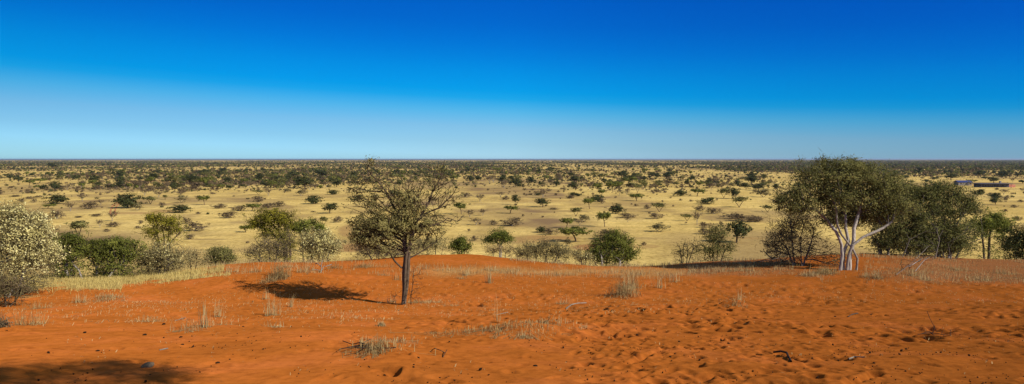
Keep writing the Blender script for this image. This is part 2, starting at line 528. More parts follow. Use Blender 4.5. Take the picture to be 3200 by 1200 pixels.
    return X, Y, Z2
build_dune()

# ------------------------------------------------------------------ plain
BROWN = [  # px, py, rx, ry, strength : bare or burnt patches
    (1095, 722, 42, 20, .6, 1), (1090, 772, 60, 16, .8, 1), (1700, 745, 130, 14, .7, 1), (1850, 772, 70, 12, .9, 1), (1640, 752, 70, 12, .6, 1), (2000, 745, 90, 5, .5, 0), (2010, 770, 60, 8, .5, 1), (700, 571, 170, 7, .95, 0), (880, 573, 60, 5, .8, 0),
    (470, 566, 120, 7, .6, 1), (500, 556, 130, 4, .7, 0), (620, 552, 200, 4, .6, 0), (150, 588, 150, 9, .55, 0), (330, 592, 120, 10, .55, 0), (60, 595, 70, 7, .5, 0), (430, 583, 60, 7, .5, 0),
    (310, 612, 120, 5, .45, 0), (520, 660, 60, 5, .6, 1), (420, 666, 80, 4, .6, 1), (780, 695, 60, 4, .55, 0), (650, 748, 70, 3, .5, 0), (850, 648, 70, 8, .6, 0), (760, 632, 110, 5, .4, 0), (870, 660, 60, 6, .4, 0),
    (1000, 612, 130, 5, .35, 0), (1380, 575, 160, 7, .75, 0), (1320, 586, 90, 6, .6, 0), (1560, 583, 120, 4, .55, 0), (1650, 566, 130, 4, .7, 0), (1800, 572, 50, 2.5, .5, 0), (1680, 628, 120, 5, .4, 1), (1760, 660, 90, 4, .5, 0),
    (1990, 655, 130, 7, .5, 0), (1980, 680, 60, 6, .4, 0), (2190, 668, 80, 6, .4, 0), (2320, 680, 110, 12, .65, 0), (2290, 665, 90, 5, .5, 0), (2380, 690, 60, 6, .5, 0), (2340, 745, 80, 5, .4, 1), (1500, 562, 100, 2.5, .3, 0),
    (2900, 575, 190, 4, .6, 0), (3060, 578, 90, 3, .5, 1), (3100, 548, 100, 2.5, .6, 1), (3000, 627, 190, 3, .3, 0), (3120, 640, 90, 4, .3, 0), (1350, 548, 60, 5, .5, 1), (1770, 540, 200, 2.5, .5, 0),
    (940, 530, 180, 2, .5, 0), (1250, 545, 120, 3, .4, 1), (100, 575, 130, 2.5, .35, 1), (700, 533, 120, 3, .6, 0), (1110, 553, 130, 3, .5, 0)]
def build_plain():
    d = 1 / np.linspace(1 / 60.0, 1 / 9000.0, 900)
    d = np.concatenate([[-400, -60, 0, 25], d, np.geomspace(9500, 90000, 30)])
    t = np.concatenate([np.linspace(-3, -.9, 10), np.linspace(-.84, .84, 700), np.linspace(.9, 3, 10)])
    T, D = np.meshgrid(t, d)
    X = T * np.maximum(D, 60); Y = D
    nz = fbm(X * .02, Y * .012, 61, 5) - .5
    nz2 = fbm(X * .005, Y * .0025, 71, 4) - .5
    nz3 = fbm(X * .08, Y * .05, 81, 3) - .5
    px = 1600 + F * T
    py = HY + F * EYE / np.maximum(D, 30)
    br = np.clip((nz + .6 * nz2 - .07) * 3.0, 0, .62)
    br += np.clip((nz3 - .06) * 2.2, 0, .42)
    red = np.zeros_like(br)
    for (cx, cy, rx, ry, s, isred) in BROWN:
        q = ((px - cx) / rx) ** 2 + ((py - cy) / ry) ** 2
        v = s * sstep(1.25, .45, q + nz * 2.0 + nz3 * 1.0)
        br = np.maximum(br, v)
        if isred:
            red = np.maximum(red, v)
    for off in ():
        cxl = np.interp(py, [628, 636, 646, 662, 676, 700], [380, 366, 357, 351, 356, 360]) + off * np.interp(py, [630, 680], [.75, 1.1])
        v = np.exp(-((px - cxl) / 2.1) ** 2) * sstep(632, 638, py) * sstep(676, 664, py)
        br = np.maximum(br, v); red = np.maximum(red, v)
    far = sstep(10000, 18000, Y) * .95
    # density of scrub (also used where the ground shows it)
    idx = np.arange(T.size).reshape(T.shape)
    Q = np.stack([idx[:-1, :-1], idx[1:, :-1], idx[1:, 1:], idx[:-1, 1:]], axis=2).reshape(-1, 4)[:, ::-1]
    V = np.stack([X, Y, np.zeros_like(X)], axis=2)
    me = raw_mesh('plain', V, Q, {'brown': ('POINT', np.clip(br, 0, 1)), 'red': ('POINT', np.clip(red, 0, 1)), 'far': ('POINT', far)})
    m, nt, out = nt_new('dry_grassland')
    L = nt.links.new
    geo = N(nt, 'ShaderNodeNewGeometry')
    n1 = N(nt, 'ShaderNodeTexNoise', Scale=.012, Detail=8.0, Roughness=.6)
    n2 = N(nt, 'ShaderNodeTexNoise', Scale=.09, Detail=8.0, Roughness=.75)
    for q in (n1, n2):
        L(geo.outputs['Position'], q.inputs['Vector'])
    c1 = ramp(nt, n1.outputs[0], [(.3, (.55, .375, .108)), (.5, (.70, .490, .150)), (.7, (.77, .560, .190))])
    c2 = ramp(nt, n2.outputs[0], [(.33, (.66, .64, .60)), (.5, (.95, .95, .95)), (.65, (1.12, 1.12, 1.10))])
    n3 = N(nt, 'ShaderNodeTexNoise', Scale=.8, Detail=5.0, Roughness=.7); L(geo.outputs['Position'], n3.inputs['Vector'])
    c3 = ramp(nt, n3.outputs[0], [(.34, (.58, .54, .46)), (.5, (1, 1, 1)), (.66, (1.12, 1.12, 1.1))])
    mu0 = N(nt, 'ShaderNodeMix', data_type='RGBA', blend_type='MULTIPLY'); mu0.inputs[0].default_value = 1
    L(c1, mu0.inputs[6]); L(c3, mu0.inputs[7])
    mul = N(nt, 'ShaderNodeMix', data_type='RGBA', blend_type='MULTIPLY'); mul.inputs[0].default_value = 1
    L(mu0.outputs[2], mul.inputs[6]); L(c2, mul.inputs[7])
    ba = N(nt, 'ShaderNodeAttribute', attribute_name='brown'); ra = N(nt, 'ShaderNodeAttribute', attribute_name='red'); fa = N(nt, 'ShaderNodeAttribute', attribute_name='far')
    bc = ramp(nt, ra.outputs['Fac'], [(0, (.25, .158, .075)), (1, (.35, .165, .060))])
    m1 = N(nt, 'ShaderNodeMix', data_type='RGBA'); L(ba.outputs['Fac'], m1.inputs[0]); L(mul.outputs[2], m1.inputs[6]); L(bc, m1.inputs[7])
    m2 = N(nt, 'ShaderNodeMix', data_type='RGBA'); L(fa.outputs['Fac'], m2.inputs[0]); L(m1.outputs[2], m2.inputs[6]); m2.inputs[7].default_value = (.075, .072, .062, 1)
    b = N(nt, 'ShaderNodeBsdfDiffuse')
    L(m2.outputs[2], b.inputs[0]); L(b.outputs[0], out.inputs[0])
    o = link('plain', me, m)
    tag(o, 'wide yellow grass plain reaching the horizon', 'plain', kind='structure')
build_plain()
def build_track():
    V, Q, o = [], [], 0
    pys = np.linspace(632, 672, 60)
    for off in (-1, 1):
        ctr = np.interp(pys, [628, 636, 646, 662, 676, 700], [380, 366, 357, 351, 357, 362])
        for k, (c, py) in enumerate(zip(ctr, pys)):
            d = EYE * F / (py - HY)
            x = (c - 1600) / F * d + off * .85
            w_ = .34 + .1 * math.sin(k * .7 + off)
            V += [(x - w_, d, .03), (x + w_, d, .03)]
        n = len(pys)
        Q += [[o + 2 * i, o + 2 * i + 2, o + 2 * i + 3, o + 2 * i + 1] for i in range(n - 1)]
        o += 2 * n
    t = link('track', raw_mesh('track', V, Q), flat_mat('track_sand', (.42, .17, .06), (.55, .25, .09), .6))
    tag(t, 'two red wheel ruts winding through the yellow grass at left', 'track', kind='structure')
build_track()

# ------------------------------------------------------------------ prototypes for the plants of the plain (about 4 m tall, 1 m wide units)
def proto(kind, seed):
    """returns (wood mesh or None, crown mesh); unit height 1, width about 1 (scaled per plant)."""
    rng = np.random.default_rng(seed)
    H = 4.0
    stems, blobs, lf, sz, spread, bark = [], [], 'leaf_olive', (.34, .22), .16, 'bark_dark'
    rr = lambda a, b: float(rng.uniform(a, b))
    if kind == 'umbrella':
        lean = rr(-.5, .5)
        stems = [[(0, 0, 0), (lean * .3, 0, 1.0), (lean, rr(-.2, .2), 2.0)]]
        blobs = [(lean, 0, 2.9, 1.8, 1.7, .95, 60), (lean - 1.0, .2, 2.55, 1.0, .9, .65, 24), (lean + 1.0, -.2, 2.9, .95, .9, .7, 24)]
        lf, per = 'leaf_green', 9
    elif kind == 'round':
        stems = [[(0, 0, 0), (.05, 0, .8), (0, 0, 1.6)]]
        blobs = [(0, 0, 2.5, 1.75, 1.7, 1.35, 75), (rr(-.7, .7), 0, 3.1, 1.1, 1, .8, 24)]
        lf, per = 'leaf_dark', 9
    elif kind == 'dome':
        stems = [[(0, 0, 0), (-.5, 0, .9)], [(.2, .1, 0), (.7, 0, .9)]]
        blobs = [(0, 0, 1.5, 2.5, 2.2, 1.35, 80), (rr(-.6, .6), 0, 2.5, 1.5, 1.3, 1.1, 40)]
        lf, per = 'leaf_dark', 10
    elif kind == 'olive':
        stems = [[(0, 0, 0), (-.3, 0, .8), (-.8, .1, 1.8)], [(0, 0, 0), (.3, 0, .9), (.7, -.1, 1.9)]]
        blobs = [(-.8, 0, 2.7, 1.2, 1.1, .8, 34), (.75, .1, 2.9, 1.25, 1.1, .9, 36), (0, 0, 3.3, 1.2, 1, .6, 22)]
        lf, per = 'leaf_olive', 8
    elif kind == 'sparse':
        stems = [[(0, 0, 0), (0, 0, .9), (-.6, 0, 1.9)], [(0, 0, 0), (.1, 0, 1.0), (.6, .1, 2.0)]]
        blobs = [(0, 0, 2.8, 1.7, 1.5, 1.1, 70)]
        lf, per, sz, bark = 'leaf_brown', 5, (.30, .13), 'bark_grey'
    elif kind == 'scrub':
        stems = [[(0, 0, 0), (-.8, 0, .9)], [(.1, .1, 0), (.9, 0, .9)], [(0, -.1, 0), (.1, .2, 1.2)]]
        blobs = [(0, 0, 1.7, 2.6, 2.2, 1.5, 90), (rr(-1.5, 1.5), 0, 2.7, 1.1, 1, 1.2, 30)]
        lf, per, sz, bark = 'leaf_brown', 8, (.36, .15), 'bark_grey'
    elif kind == 'pale':
        stems = [[(0, 0, 0), (-.7, 0, 1.0)], [(.1, .1, 0), (.7, 0, 1.0)]]
        blobs = [(0, 0, 2.2, 2.1, 1.9, 1.5, 90), (rr(-.6, .6), 0, 3.0, 1.2, 1.1, .9, 30)]
        lf, per, sz, bark = 'leaf_grey', 8, (.34, .18), 'bark_grey'
    P_ = [blob_points(b, rng) for b in blobs]
    pts = np.concatenate(P_)
    pts[:, 2] = np.maximum(pts[:, 2], .12)
    A, par, tip = grow(stems, pts, .3, .09, .5, rng)
    wm, _ = wood_mesh('trunk', A, par, .022, .42, .17, 5, .1)
    V, Q, T = leaves_for(pts, per * 1.5, spread * 1.25, sz[0], sz[1], rng)
    h = np.percentile(V[:, 2], 97)
    w = np.percentile(V[:, 0], 96) - np.percentile(V[:, 0], 4)
    cm = raw_mesh('crown', V, Q, {'tint': ('FACE', T)})
    cm.materials.append(M[lf]); wm.materials.append(M[bark])
    return dict(wood=wm, crown=cm, h=float(h), w=float(w), leaf=lf, kind=kind)
KINDS = ('umbrella', 'round', 'dome', 'olive', 'sparse', 'scrub', 'pale')
PROTO = {k: [proto(k, 100 + 13 * i + j) for j in range(3)] for i, k in enumerate(KINDS)}
LOOK = {'umbrella': ('flat-topped green tree', 'tree'), 'round': ('round dark tree', 'tree'), 'olive': ('loose olive tree', 'tree'),
        'sparse': ('thin grey-brown tree', 'tree'), 'dome': ('domed green bush', 'bush'), 'scrub': ('brown leafless bush', 'bush'),
        'pale': ('pale grey-green bush', 'bush')}
CODE = {'G': 'umbrella', 'R': 'round', 'B': 'dome', 'O': 'olive', 'S': 'sparse', 'N': 'scrub', 'W': 'pale'}
HAND = """175 637 27 48 B;149 652 14 32 G;180 683 27 38 N;220 660 29 26 S;245 738 46 57 O;278 653 23 46 N;315 641 17 20 S;403 650 42 60 B;430 657 20 23 W;385 632 24 40 N
351 691 31 27 S;312 713 27 18 S;353 709 15 35 N;470 638 24 40 O;257 628 23 28 S;245 680 5 24 N;300 676 8 36 N;440 699 10 16 N;430 714 8 16 N;558 665 24 50 B
639 640 28 30 G;585 700 20 28 N;610 722 27 58 N;712 681 19 50 N;787 660 23 40 G;745 659 16 44 N;687 651 14 40 N;768 726 20 34 G;619 669 7 14 N;508 643 11 20 N
568 633 22 27 W;516 624 14 16 O;835 650 15 40 N;868 646 16 40 N;838 613 27 24 S;808 608 14 30 O;982 637 25 38 B;1030 667 31 34 R;1055 695 18 30 N;1113 629 20 40 B
942 611 20 30 W;1043 608 14 28 B;1012 706 28 24 O;1500 630 23 28 S;1442 670 37 33 G;1468 679 23 27 S;1509 674 22 22 S;1488 703 22 32 S;1594 667 23 38 G;1600 706 25 60 N
1612 640 30 20 R;1564 616 17 26 S;1580 625 13 24 N;1482 752 15 20 N;1696 647 26 36 R;1697 619 30 26 S;1842 653 34 30 G;1870 631 22 32 B;1882 616 24 18 G;1882 637 18 16 N
1990 628 22 38 G;1925 668 30 40 B;2060 663 29 36 O;1890 709 45 36 G;1770 714 32 34 G;1800 676 26 28 O;1825 692 20 34 W;1812 706 20 28 S;1800 756 44 76 G;1962 680 13 50 N
2050 684 18 38 N;2060 724 28 55 W;1962 694 14 20 S;1900 748 30 74 N;1722 733 20 44 N;1780 620 8 18 N;1775 770 28 24 W;2012 767 11 16 N;1988 645 8 13 N;2022 653 13 20 N
2302 758 64 70 R;2310 648 33 42 O;2205 638 17 40 B;2224 637 20 14 G;2178 703 42 24 S;2147 691 22 30 O;2203 711 17 33 N;2200 732 20 34 N;2187 660 18 30 N;2230 668 18 40 N
2250 666 14 14 S;2280 684 18 50 N;2320 690 22 60 N;2355 694 18 46 N;2386 616 26 38 W;2398 663 22 32 O;2254 703 12 12 N;2430 633 14 34 N;2128 613 20 36 B;2178 613 22 38 G
2262 619 30 30 O;2290 621 32 34 R;3111 639 19 28 R;3137 609 18 24 S;3055 612 20 34 B;3106 572 18 26 R;2972 562 18 34 R;3165 570 15 15 S;3169 649 9 18 N;3190 632 8 18 N
3115 594 7 13 N;3195 573 10 18 R;3040 573 11 26 G;31 562 16 22 R;58 570 19 27 R;91 580 18 25 G;123 572 14 34 G;186 566 19 18 O;303 583 14 19 B;166 527 17 22 R
66 631 12 22 N;105 633 12 16 N;48 615 6 30 N;120 617 6 28 N;92 622 8 24 N;1794 587 17 19 R;1870 600 27 26 G;1916 601 33 36 G;1880 566 24 28 O;1942 555 20 34 R
1962 578 24 42 G;1936 611 20 16 S;1958 610 18 20 S;1992 602 28 22 O;1889 575 17 15 R;2010 592 30 24 O;2090 578 16 36 N;2184 583 15 20 G;2222 595 24 24 S;2347 576 25 32 R
2370 596 22 30 R;2130 565 16 16 O;2162 566 16 18 R;2052 557 16 20 R;2104 552 18 20 O;2131 597 24 16 S;715 593 14 18 R;564 608 18 22 N;560 588 12 22 R;760 587 11 18 R
452 611 22 26 S;496 616 20 26 S;946 578 20 30 B;1011 580 11 16 R;1068 540 13 15 O;2075 595 6 20 N;2116 588 5 10 N;1655 610 6 10 N;1745 601 5 9 N;1785 616 7 16 N
1815 596 6 10 N;1822 604 5 8 N;1640 595 7 12 N;1665 595 6 14 N;1645 612 6 9 N;2160 630 6 12 N;2095 620 5 7 N;2042 606 8 8 N;2240 627 7 7 N;2127 627 6 10 N
1760 593 8 16 N;1716 598 7 14 N;1730 655 6 30 N;1795 660 6 20 N;880 668 6 26 N;620 618 7 18 N;665 607 6 18 N;980 663 4 14 N;1350 640 26 30 S;1700 770 12 30 N
2640 700 20 40 N;2860 690 18 30 N;3180 690 14 26 N;3060 668 12 22 N;3140 662 8 16 N;2560 560 14 22 R;2600 590 14 22 O;2830 560 12 20 R;2850 572 8 16 R;2780 556 12 30 R
2915 563 9 18 R;2893 572 11 20 R;2932 557 8 14 N;3080 560 8 20 R;3130 555 8 20 R;3180 552 10 22 R;1180 600 18 26 S;1230 612 20 30 B;1290 640 18 26 N;1160 660 16 24 S""".replace('\n', ';').split(';')
plants = []   # dict(x, y, h, w, kind)
for row in HAND:
    a = row.split()
    px, py, hp, wp = map(float, a[:4])
    d = EYE * F / (py - HY)
    s = d / F
    plants.append(dict(x=(px - 1600) * s, y=d, h=hp * s, w=wp * s, kind=CODE[a[4]], px=px, hand=True))
hx = np.array([[p['x'], p['y']] for p in plants])
def density_mult(x, y):
    px = 1600 + F * x / y
    py = HY + F * EYE / y
    m = .16 + 2.3 * np.clip((fbm(x * .006, y * .003, 91, 3) - .36) * 2.6, 0, 1) * (.4 + 1.2 * np.clip((fbm(x * .03, y * .02, 95, 2) - .3) * 2.2, 0, 1))
    m = m * (1 + 1.9 * sstep(2150, 2600, px) * sstep(548, 536, py))
    m = m * (1 + .5 * sstep(556, 536, py)) * (1 + .5 * sstep(530, 514, py)) * (1 - .88 * sstep(513, 502, py))
    m = m * (1 + 1.4 * sstep(1250, 850, px) * sstep(540, 556, py) * sstep(606, 592, py))
    m = m * (1 + .55 * sstep(640, 600, py) * sstep(518, 530, py))
    m = m * (1 - .45 * sstep(2500, 2900, px) * sstep(550, 560, py))
    return m
def scatter(n_per_km2, dmin, dmax, seed):
    rng = np.random.default_rng(seed)
    area = .80 * (dmax ** 2 - dmin ** 2) / 1e6
    n = int(area * n_per_km2 * 5.0)
    y = np.sqrt(rng.uniform(dmin ** 2, dmax ** 2, n))
    x = rng.uniform(-.80, .80, n) * y
    keep = rng.random(n) < density_mult(x, y) / 5.0
    return x[keep], y[keep], rng
tx, ty, r1 = scatter(1250, 460, 11000, 301)
bx, by, r2 = scatter(4300, 165, 4200, 302)
def add_random(xs, ys, rng, tree):
    for x, y in zip(xs, ys):
        if y < 1100:
            dd = np.hypot((hx[:, 0] - x), (hx[:, 1] - y) * .5)
            if dd.min() < 9:
                continue
            px = 1600 + F * x / y
            py = HY + F * EYE / y
            if py > 640 and rng.random() < (.85 if tree else .45):
                continue
            if px > 2900 and 555 < py < 600 and abs(px - 3060) < 130:
                continue
        if tree:
            k = ('round', 'olive', 'umbrella', 'sparse', 'dome')[int(rng.choice(5, p=[.28, .24, .14, .24, .10]))]
            h = float(np.clip(rng.lognormal(1.08, .38), 1.4, 6.8))
            w = h * float(rng.uniform(.9, 1.5))
        else:
            k = ('scrub', 'dome', 'pale')[int(rng.choice(3, p=[.72, .14, .14]))]
            h = float(np.clip(rng.lognormal(-.05, .5), .3, 2.6)) * (1 if y > 330 else .45)
            w = h * float(rng.uniform(1.3, 2.6))
        plants.append(dict(x=float(x), y=float(y), h=h, w=w, kind=k, px=1600 + F * x / y, hand=False))
add_random(tx, ty, r1, True)
add_random(bx, by, r2, False)
sx_, sy_, r3 = scatter(4200, 190, 1500, 303)
for x, y in zip(sx_, sy_):
    h = float(np.clip(r3.lognormal(-.45, .42), .25, 1.5))
    plants.append(dict(x=float(x), y=float(y), h=h, w=h * float(r3.uniform(1.2, 2.6)), kind=('scrub', 'scrub', 'dome')[int(r3.integers(0, 3))], px=1600 + F * x / y, hand=False))
LAND = [(40, 'cream-blossomed thorn bush'), (205, 'grey leaning tree'), (350, 'low umbrella tree'), (510, 'yellow-green tree'), (680, 'round crest shrub'),
        (850, 'tall green acacia'), (1000, 'white-flecked bush'), (1260, 'lone central tree'), (1430, 'bright crest bush'), (1555, 'small crest tree'),
        (1710, 'wide grey bush'), (1910, 'white-forked tree'), (2145, 'bare thorn shrub'), (2245, 'olive crest bush'), (2460, 'brown twiggy bush'),
        (2640, 'white-trunked tree'), (2900, 'dark thicket'), (3120, 'right-edge bush')]
ORD = ['nearest', 'second nearest', 'third nearest', 'fourth nearest', 'fifth nearest', 'sixth nearest', 'seventh nearest', 'eighth nearest']
for p in plants:
    p['vis'] = math.sqrt(p['h'] * p['w']) / p['y']
trees = sorted([p for p in plants if LOOK[p['kind']][1] == 'tree'], key=lambda p: -p['vis'] - (1 if p['hand'] else 0))
bushes = sorted([p for p in plants if LOOK[p['kind']][1] == 'bush'], key=lambda p: -p['vis'] - (1 if p['hand'] else 0))
NT, NB = 270, 270
single = trees[:NT] + bushes[:NB]
mass = trees[NT:] + bushes[NB:]
prng = np.random.default_rng(404)
bykey = {}
for p in single:
    li = min(range(len(LAND)), key=lambda i: abs(LAND[i][0] - p['px']))
    bykey.setdefault((li, p['kind']), []).append(p)
for (li, kind), lst in bykey.items():
    lst.sort(key=lambda p: p['y'])
    look, cat = LOOK[kind]
    for i, p in enumerate(lst):
        pr = PROTO[kind][int(prng.integers(0, 3))]
        if i < len(ORD) and not (i == len(ORD) - 1 and len(lst) > len(ORD)):
            lab = f"{look} on the plain past the {LAND[li][1]}, {ORD[i]} such"
        else:
            lab = f"small {look} far out past the {LAND[li][1]}"
        nm = {'tree': 'plain_tree', 'bush': 'plain_bush'}[cat]
        root = thing(nm, lab, cat, (p['x'], p['y'], 0), 'trees scattered over the plain' if cat == 'tree' else 'bushes scattered over the plain')
        root.rotation_euler = (0, 0, float(prng.choice([0, math.pi]) + prng.uniform(-.5, .5)))
        sw = p['w'] / pr['w']
        root.scale = (sw, sw, p['h'] / pr['h'])
        wn, cn = ('trunk', 'crown') if cat == 'tree' else ('stem', 'foliage')
        link(wn, pr['wood'], None, root)
        link(cn, pr['crown'], None, root)
# the rest: one mass
def build_mass():
    groups = {}
    for p in mass:
        groups.setdefault(PROTO[p['kind']][0]['leaf'], []).append(p)
    Vs, Qs, Ts, Ms, o = [], [], [], [], 0
    rng = np.random.default_rng(77)
    mats = list(groups)
    for mi, lf in enumerate(mats):
        g = groups[lf]
        for lo, hi, nq, qs in ((0, 1500, 60, .20), (1500, 3000, 26, .30), (3000, 1e9, 9, .46)):
            sel = [p for p in g if lo <= p['y'] < hi]
            if not sel:
                continue
            n = len(sel)
            x = np.array([p['x'] for p in sel]); y = np.array([p['y'] for p in sel]); h = np.array([p['h'] for p in sel]); w = np.array([p['w'] for p in sel])
            tr = np.array([LOOK[p['kind']][1] == 'tree' for p in sel])
            v = rng.normal(size=(n, nq, 3)); v /= np.linalg.norm(v, axis=2, keepdims=True)
            v *= (rng.random((n, nq, 1)) ** .4)
            zc = np.where(tr, .64, .48)[:, None]; zr = np.where(tr, .30, .44)[:, None]
            c = np.stack([x[:, None] + v[..., 0] * w[:, None] * .42, y[:, None] + v[..., 1] * w[:, None] * .42, (zc + v[..., 2] * zr) * h[:, None]], axis=2)
            size = (qs * np.sqrt(w * h))[:, None] * rng.uniform(.7, 1.4, (n, nq))
            nn = rng.normal(size=(n, nq, 3)) * .5 + v / np.maximum(np.linalg.norm(v, axis=2, keepdims=True), 1e-6) + np.array([0, 0, .45])
            a = np.cross(nn, rng.normal(size=(n, nq, 3))); a /= np.linalg.norm(a, axis=2, keepdims=True)
            b = np.cross(a, nn); b /= np.linalg.norm(b, axis=2, keepdims=True)
            a = a * size[..., None] * .62; b = b * size[..., None] * .5
            V = np.stack([c - a, c + b, c + a, c - b], axis=2).reshape(-1, 3)
            T = np.clip(rng.normal(.45, .16, (n, 1)) + rng.normal(0, .15, (n, nq)), 0, 1).ravel()
            # stems
            if nq > 9:
                k = np.nonzero(tr)[0]
                ww = .028 * h[k]
                c0 = np.stack([x[k], y[k], 0 * x[k]], 1); top = c0 + np.stack([0 * ww, 0 * ww, .5 * h[k]], 1)
                for dxy in ((1, 0), (0, 1)):
                    off = np.stack([ww * dxy[0], ww * dxy[1], 0 * ww], 1)
                    V = np.concatenate([V, np.stack([c0 - off, c0 + off, top + off, top - off], 1).reshape(-1, 3)])
                    T = np.concatenate([T, np.full(len(k), .1)])
            nf = len(V) // 4
            Vs.append(V); Qs.append(np.arange(4 * nf).reshape(-1, 4) + o); Ts.append(T); Ms.append(np.full(nf, mi)); o += len(V)
    me = raw_mesh('distant_trees', np.concatenate(Vs), np.concatenate(Qs), {'tint': ('FACE', np.concatenate(Ts))})
    for lf in mats:
        me.materials.append(M[lf])
    me.polygons.foreach_set('material_index', np.concatenate(Ms).astype(np.int32))
    ob = link('distant_trees', me)
    tag(ob, 'countless far trees and bushes dotting the plain to the horizon', 'trees', kind='stuff')
    print('mass plants', len(mass), 'faces', len(me.polygons))
build_mass()

# ------------------------------------------------------------------ farm buildings far right
def box(bm_list, c, s):
    x, y, z = c; a, b, h = s
    v = np.array([[-1, -1, 0], [1, -1, 0], [1, 1, 0], [-1, 1, 0], [-1, -1, 1], [1, -1, 1], [1, 1, 1], [-1, 1, 1]], float) * [a / 2, b / 2, h] + [x, y, z]
    q = np.array([[0, 3, 2, 1], [4, 5, 6, 7], [0, 1, 5, 4], [1, 2, 6, 5], [2, 3, 7, 6], [3, 0, 4, 7]])
    bm_list.append((v, q, np.zeros(6)))
def box_obj(name, boxes, mat, parent):
    l = []
    for c, s in boxes:
        box(l, c, s)
    V, Q, T = join_parts(l)
    return link(name, raw_mesh(name, V, Q), mat, parent)
M['wall_grey'] = flat_mat('wall_grey', (.22, .19, .16), (.30, .26, .22), .8)
M['wall_pink'] = flat_mat('wall_pink', (.42, .16, .10), (.55, .23, .15), .8)
M['roof_blue'] = flat_mat('roof_blue', (.020, .032, .12), (.035, .050, .17), .5, .5)
M['roof_dark'] = flat_mat('roof_dark', (.035, .030, .040), (.07, .055, .06), .5, .7)
M['pane'] = flat_mat('pane', (.02, .025, .03), (.03, .035, .04), .5, .2)
def gable(name, cx, cy, z, L, W, rise, over, mat, parent):
    a, b = L / 2 + over, W / 2 + over
    t = .12
    V, Q = [], []
    for k, (s) in enumerate((-1, 1)):
        o = len(V)
        e0 = (-a, s * b, z); e1 = (a, s * b, z); r0 = (-a, 0, z + rise); r1 = (a, 0, z + rise)
        low = [e0, e1, r1, r0]
        V += [(cx + p[0], cy + p[1], p[2]) for p in low] + [(cx + p[0], cy + p[1], p[2] + t) for p in low]
        Q += [[o + 0, o + 1, o + 2, o + 3], [o + 4, o + 7, o + 6, o + 5], [o, o + 4, o + 5, o + 1], [o + 1, o + 5, o + 6, o + 2], [o + 3, o + 2, o + 6, o + 7], [o, o + 3, o + 7, o + 4]]
    return link(name, raw_mesh(name, V, Q), mat, parent)
q = P(3008, 579, EYE * F / (579 - HY))
shed = thing('farm_shed', 'small grey farm shed with blue pitched roof far out at right', 'shed', (q[0], q[1], 0))
box_obj('wall', [((0, 0, 0), (10, 6, 2.3))], M['wall_grey'], shed)
gable('roof', 0, 0, 2.3, 10, 6, 1.3, .5, M['roof_blue'], shed)
box_obj('door', [((1.5, -3.03, 0), (2.4, .1, 2.0))], M['roof_dark'], shed)
for wx in (-3, 4):
    f = box_obj('window', [((wx, -3.03, .9), (1.2, .1, 1.0))], M['wall_pink'], shed)
    box_obj('pane', [((wx, -3.09, 1.0), (1.0, .06, .8))], M['pane'], f)
q = P(3098, 584.5, EYE * F / (584.5 - HY))
ldg = thing('farm_house', 'long low farmhouse with dark flat roof and reddish end wall at right', 'house', (q[0], q[1], 0))
box_obj('wall', [((0, 0, 0), (20, 8, 2.4))], M['roof_dark'], ldg)
box_obj('wall', [((12.2, -1, 0), (4.4, 6, 1.9))], M['wall_pink'], ldg)['label'] = 'reddish end wall'
box_obj('roof', [((-1, -1.2, 2.42), (23, 11.5, .35))], M['roof_dark'], ldg)
for px_ in np.linspace(-11.5, 9.5, 6):
    box_obj('porch_post', [((float(px_), -6.5, 0), (.18, .18, 2.42))], M['roof_dark'], ldg)
box_obj('door', [((0, -4.04, 0), (1.2, .1, 2.1))], M['pane'], ldg)
for wx in (-7, -3.5, 3.5, 7):
    f = box_obj('window', [((wx, -4.04, .9), (1.6, .1, 1.1))], M['wall_grey'], ldg)
    box_obj('pane', [((wx, -4.1, 1.0), (1.4, .06, .9))], M['pane'], f)
box_obj('chimney', [((7, 1, 2.7), (1.0, 1.0, 1.6))], M['wall_grey'], ldg)

# ------------------------------------------------------------------ trees and bushes of the dune
def fan(px, py, tops, n=None, w=14, dy=.25):
    """stems fanning out of one foot towards the given points"""
    out = []
    for i, (tx_, ty_) in enumerate(tops):
        o = (i - (len(tops) - 1) / 2) * w / max(len(tops), 1)
        out.append([(px + o, py, dy * math.sin(i * 2.1)), ((px + o) * .6 + tx_ * .4, py + (ty_ - py) * .45, dy * math.sin(i * 1.3)), (tx_, ty_, dy * 2 * math.cos(i * 1.7))])
    return out
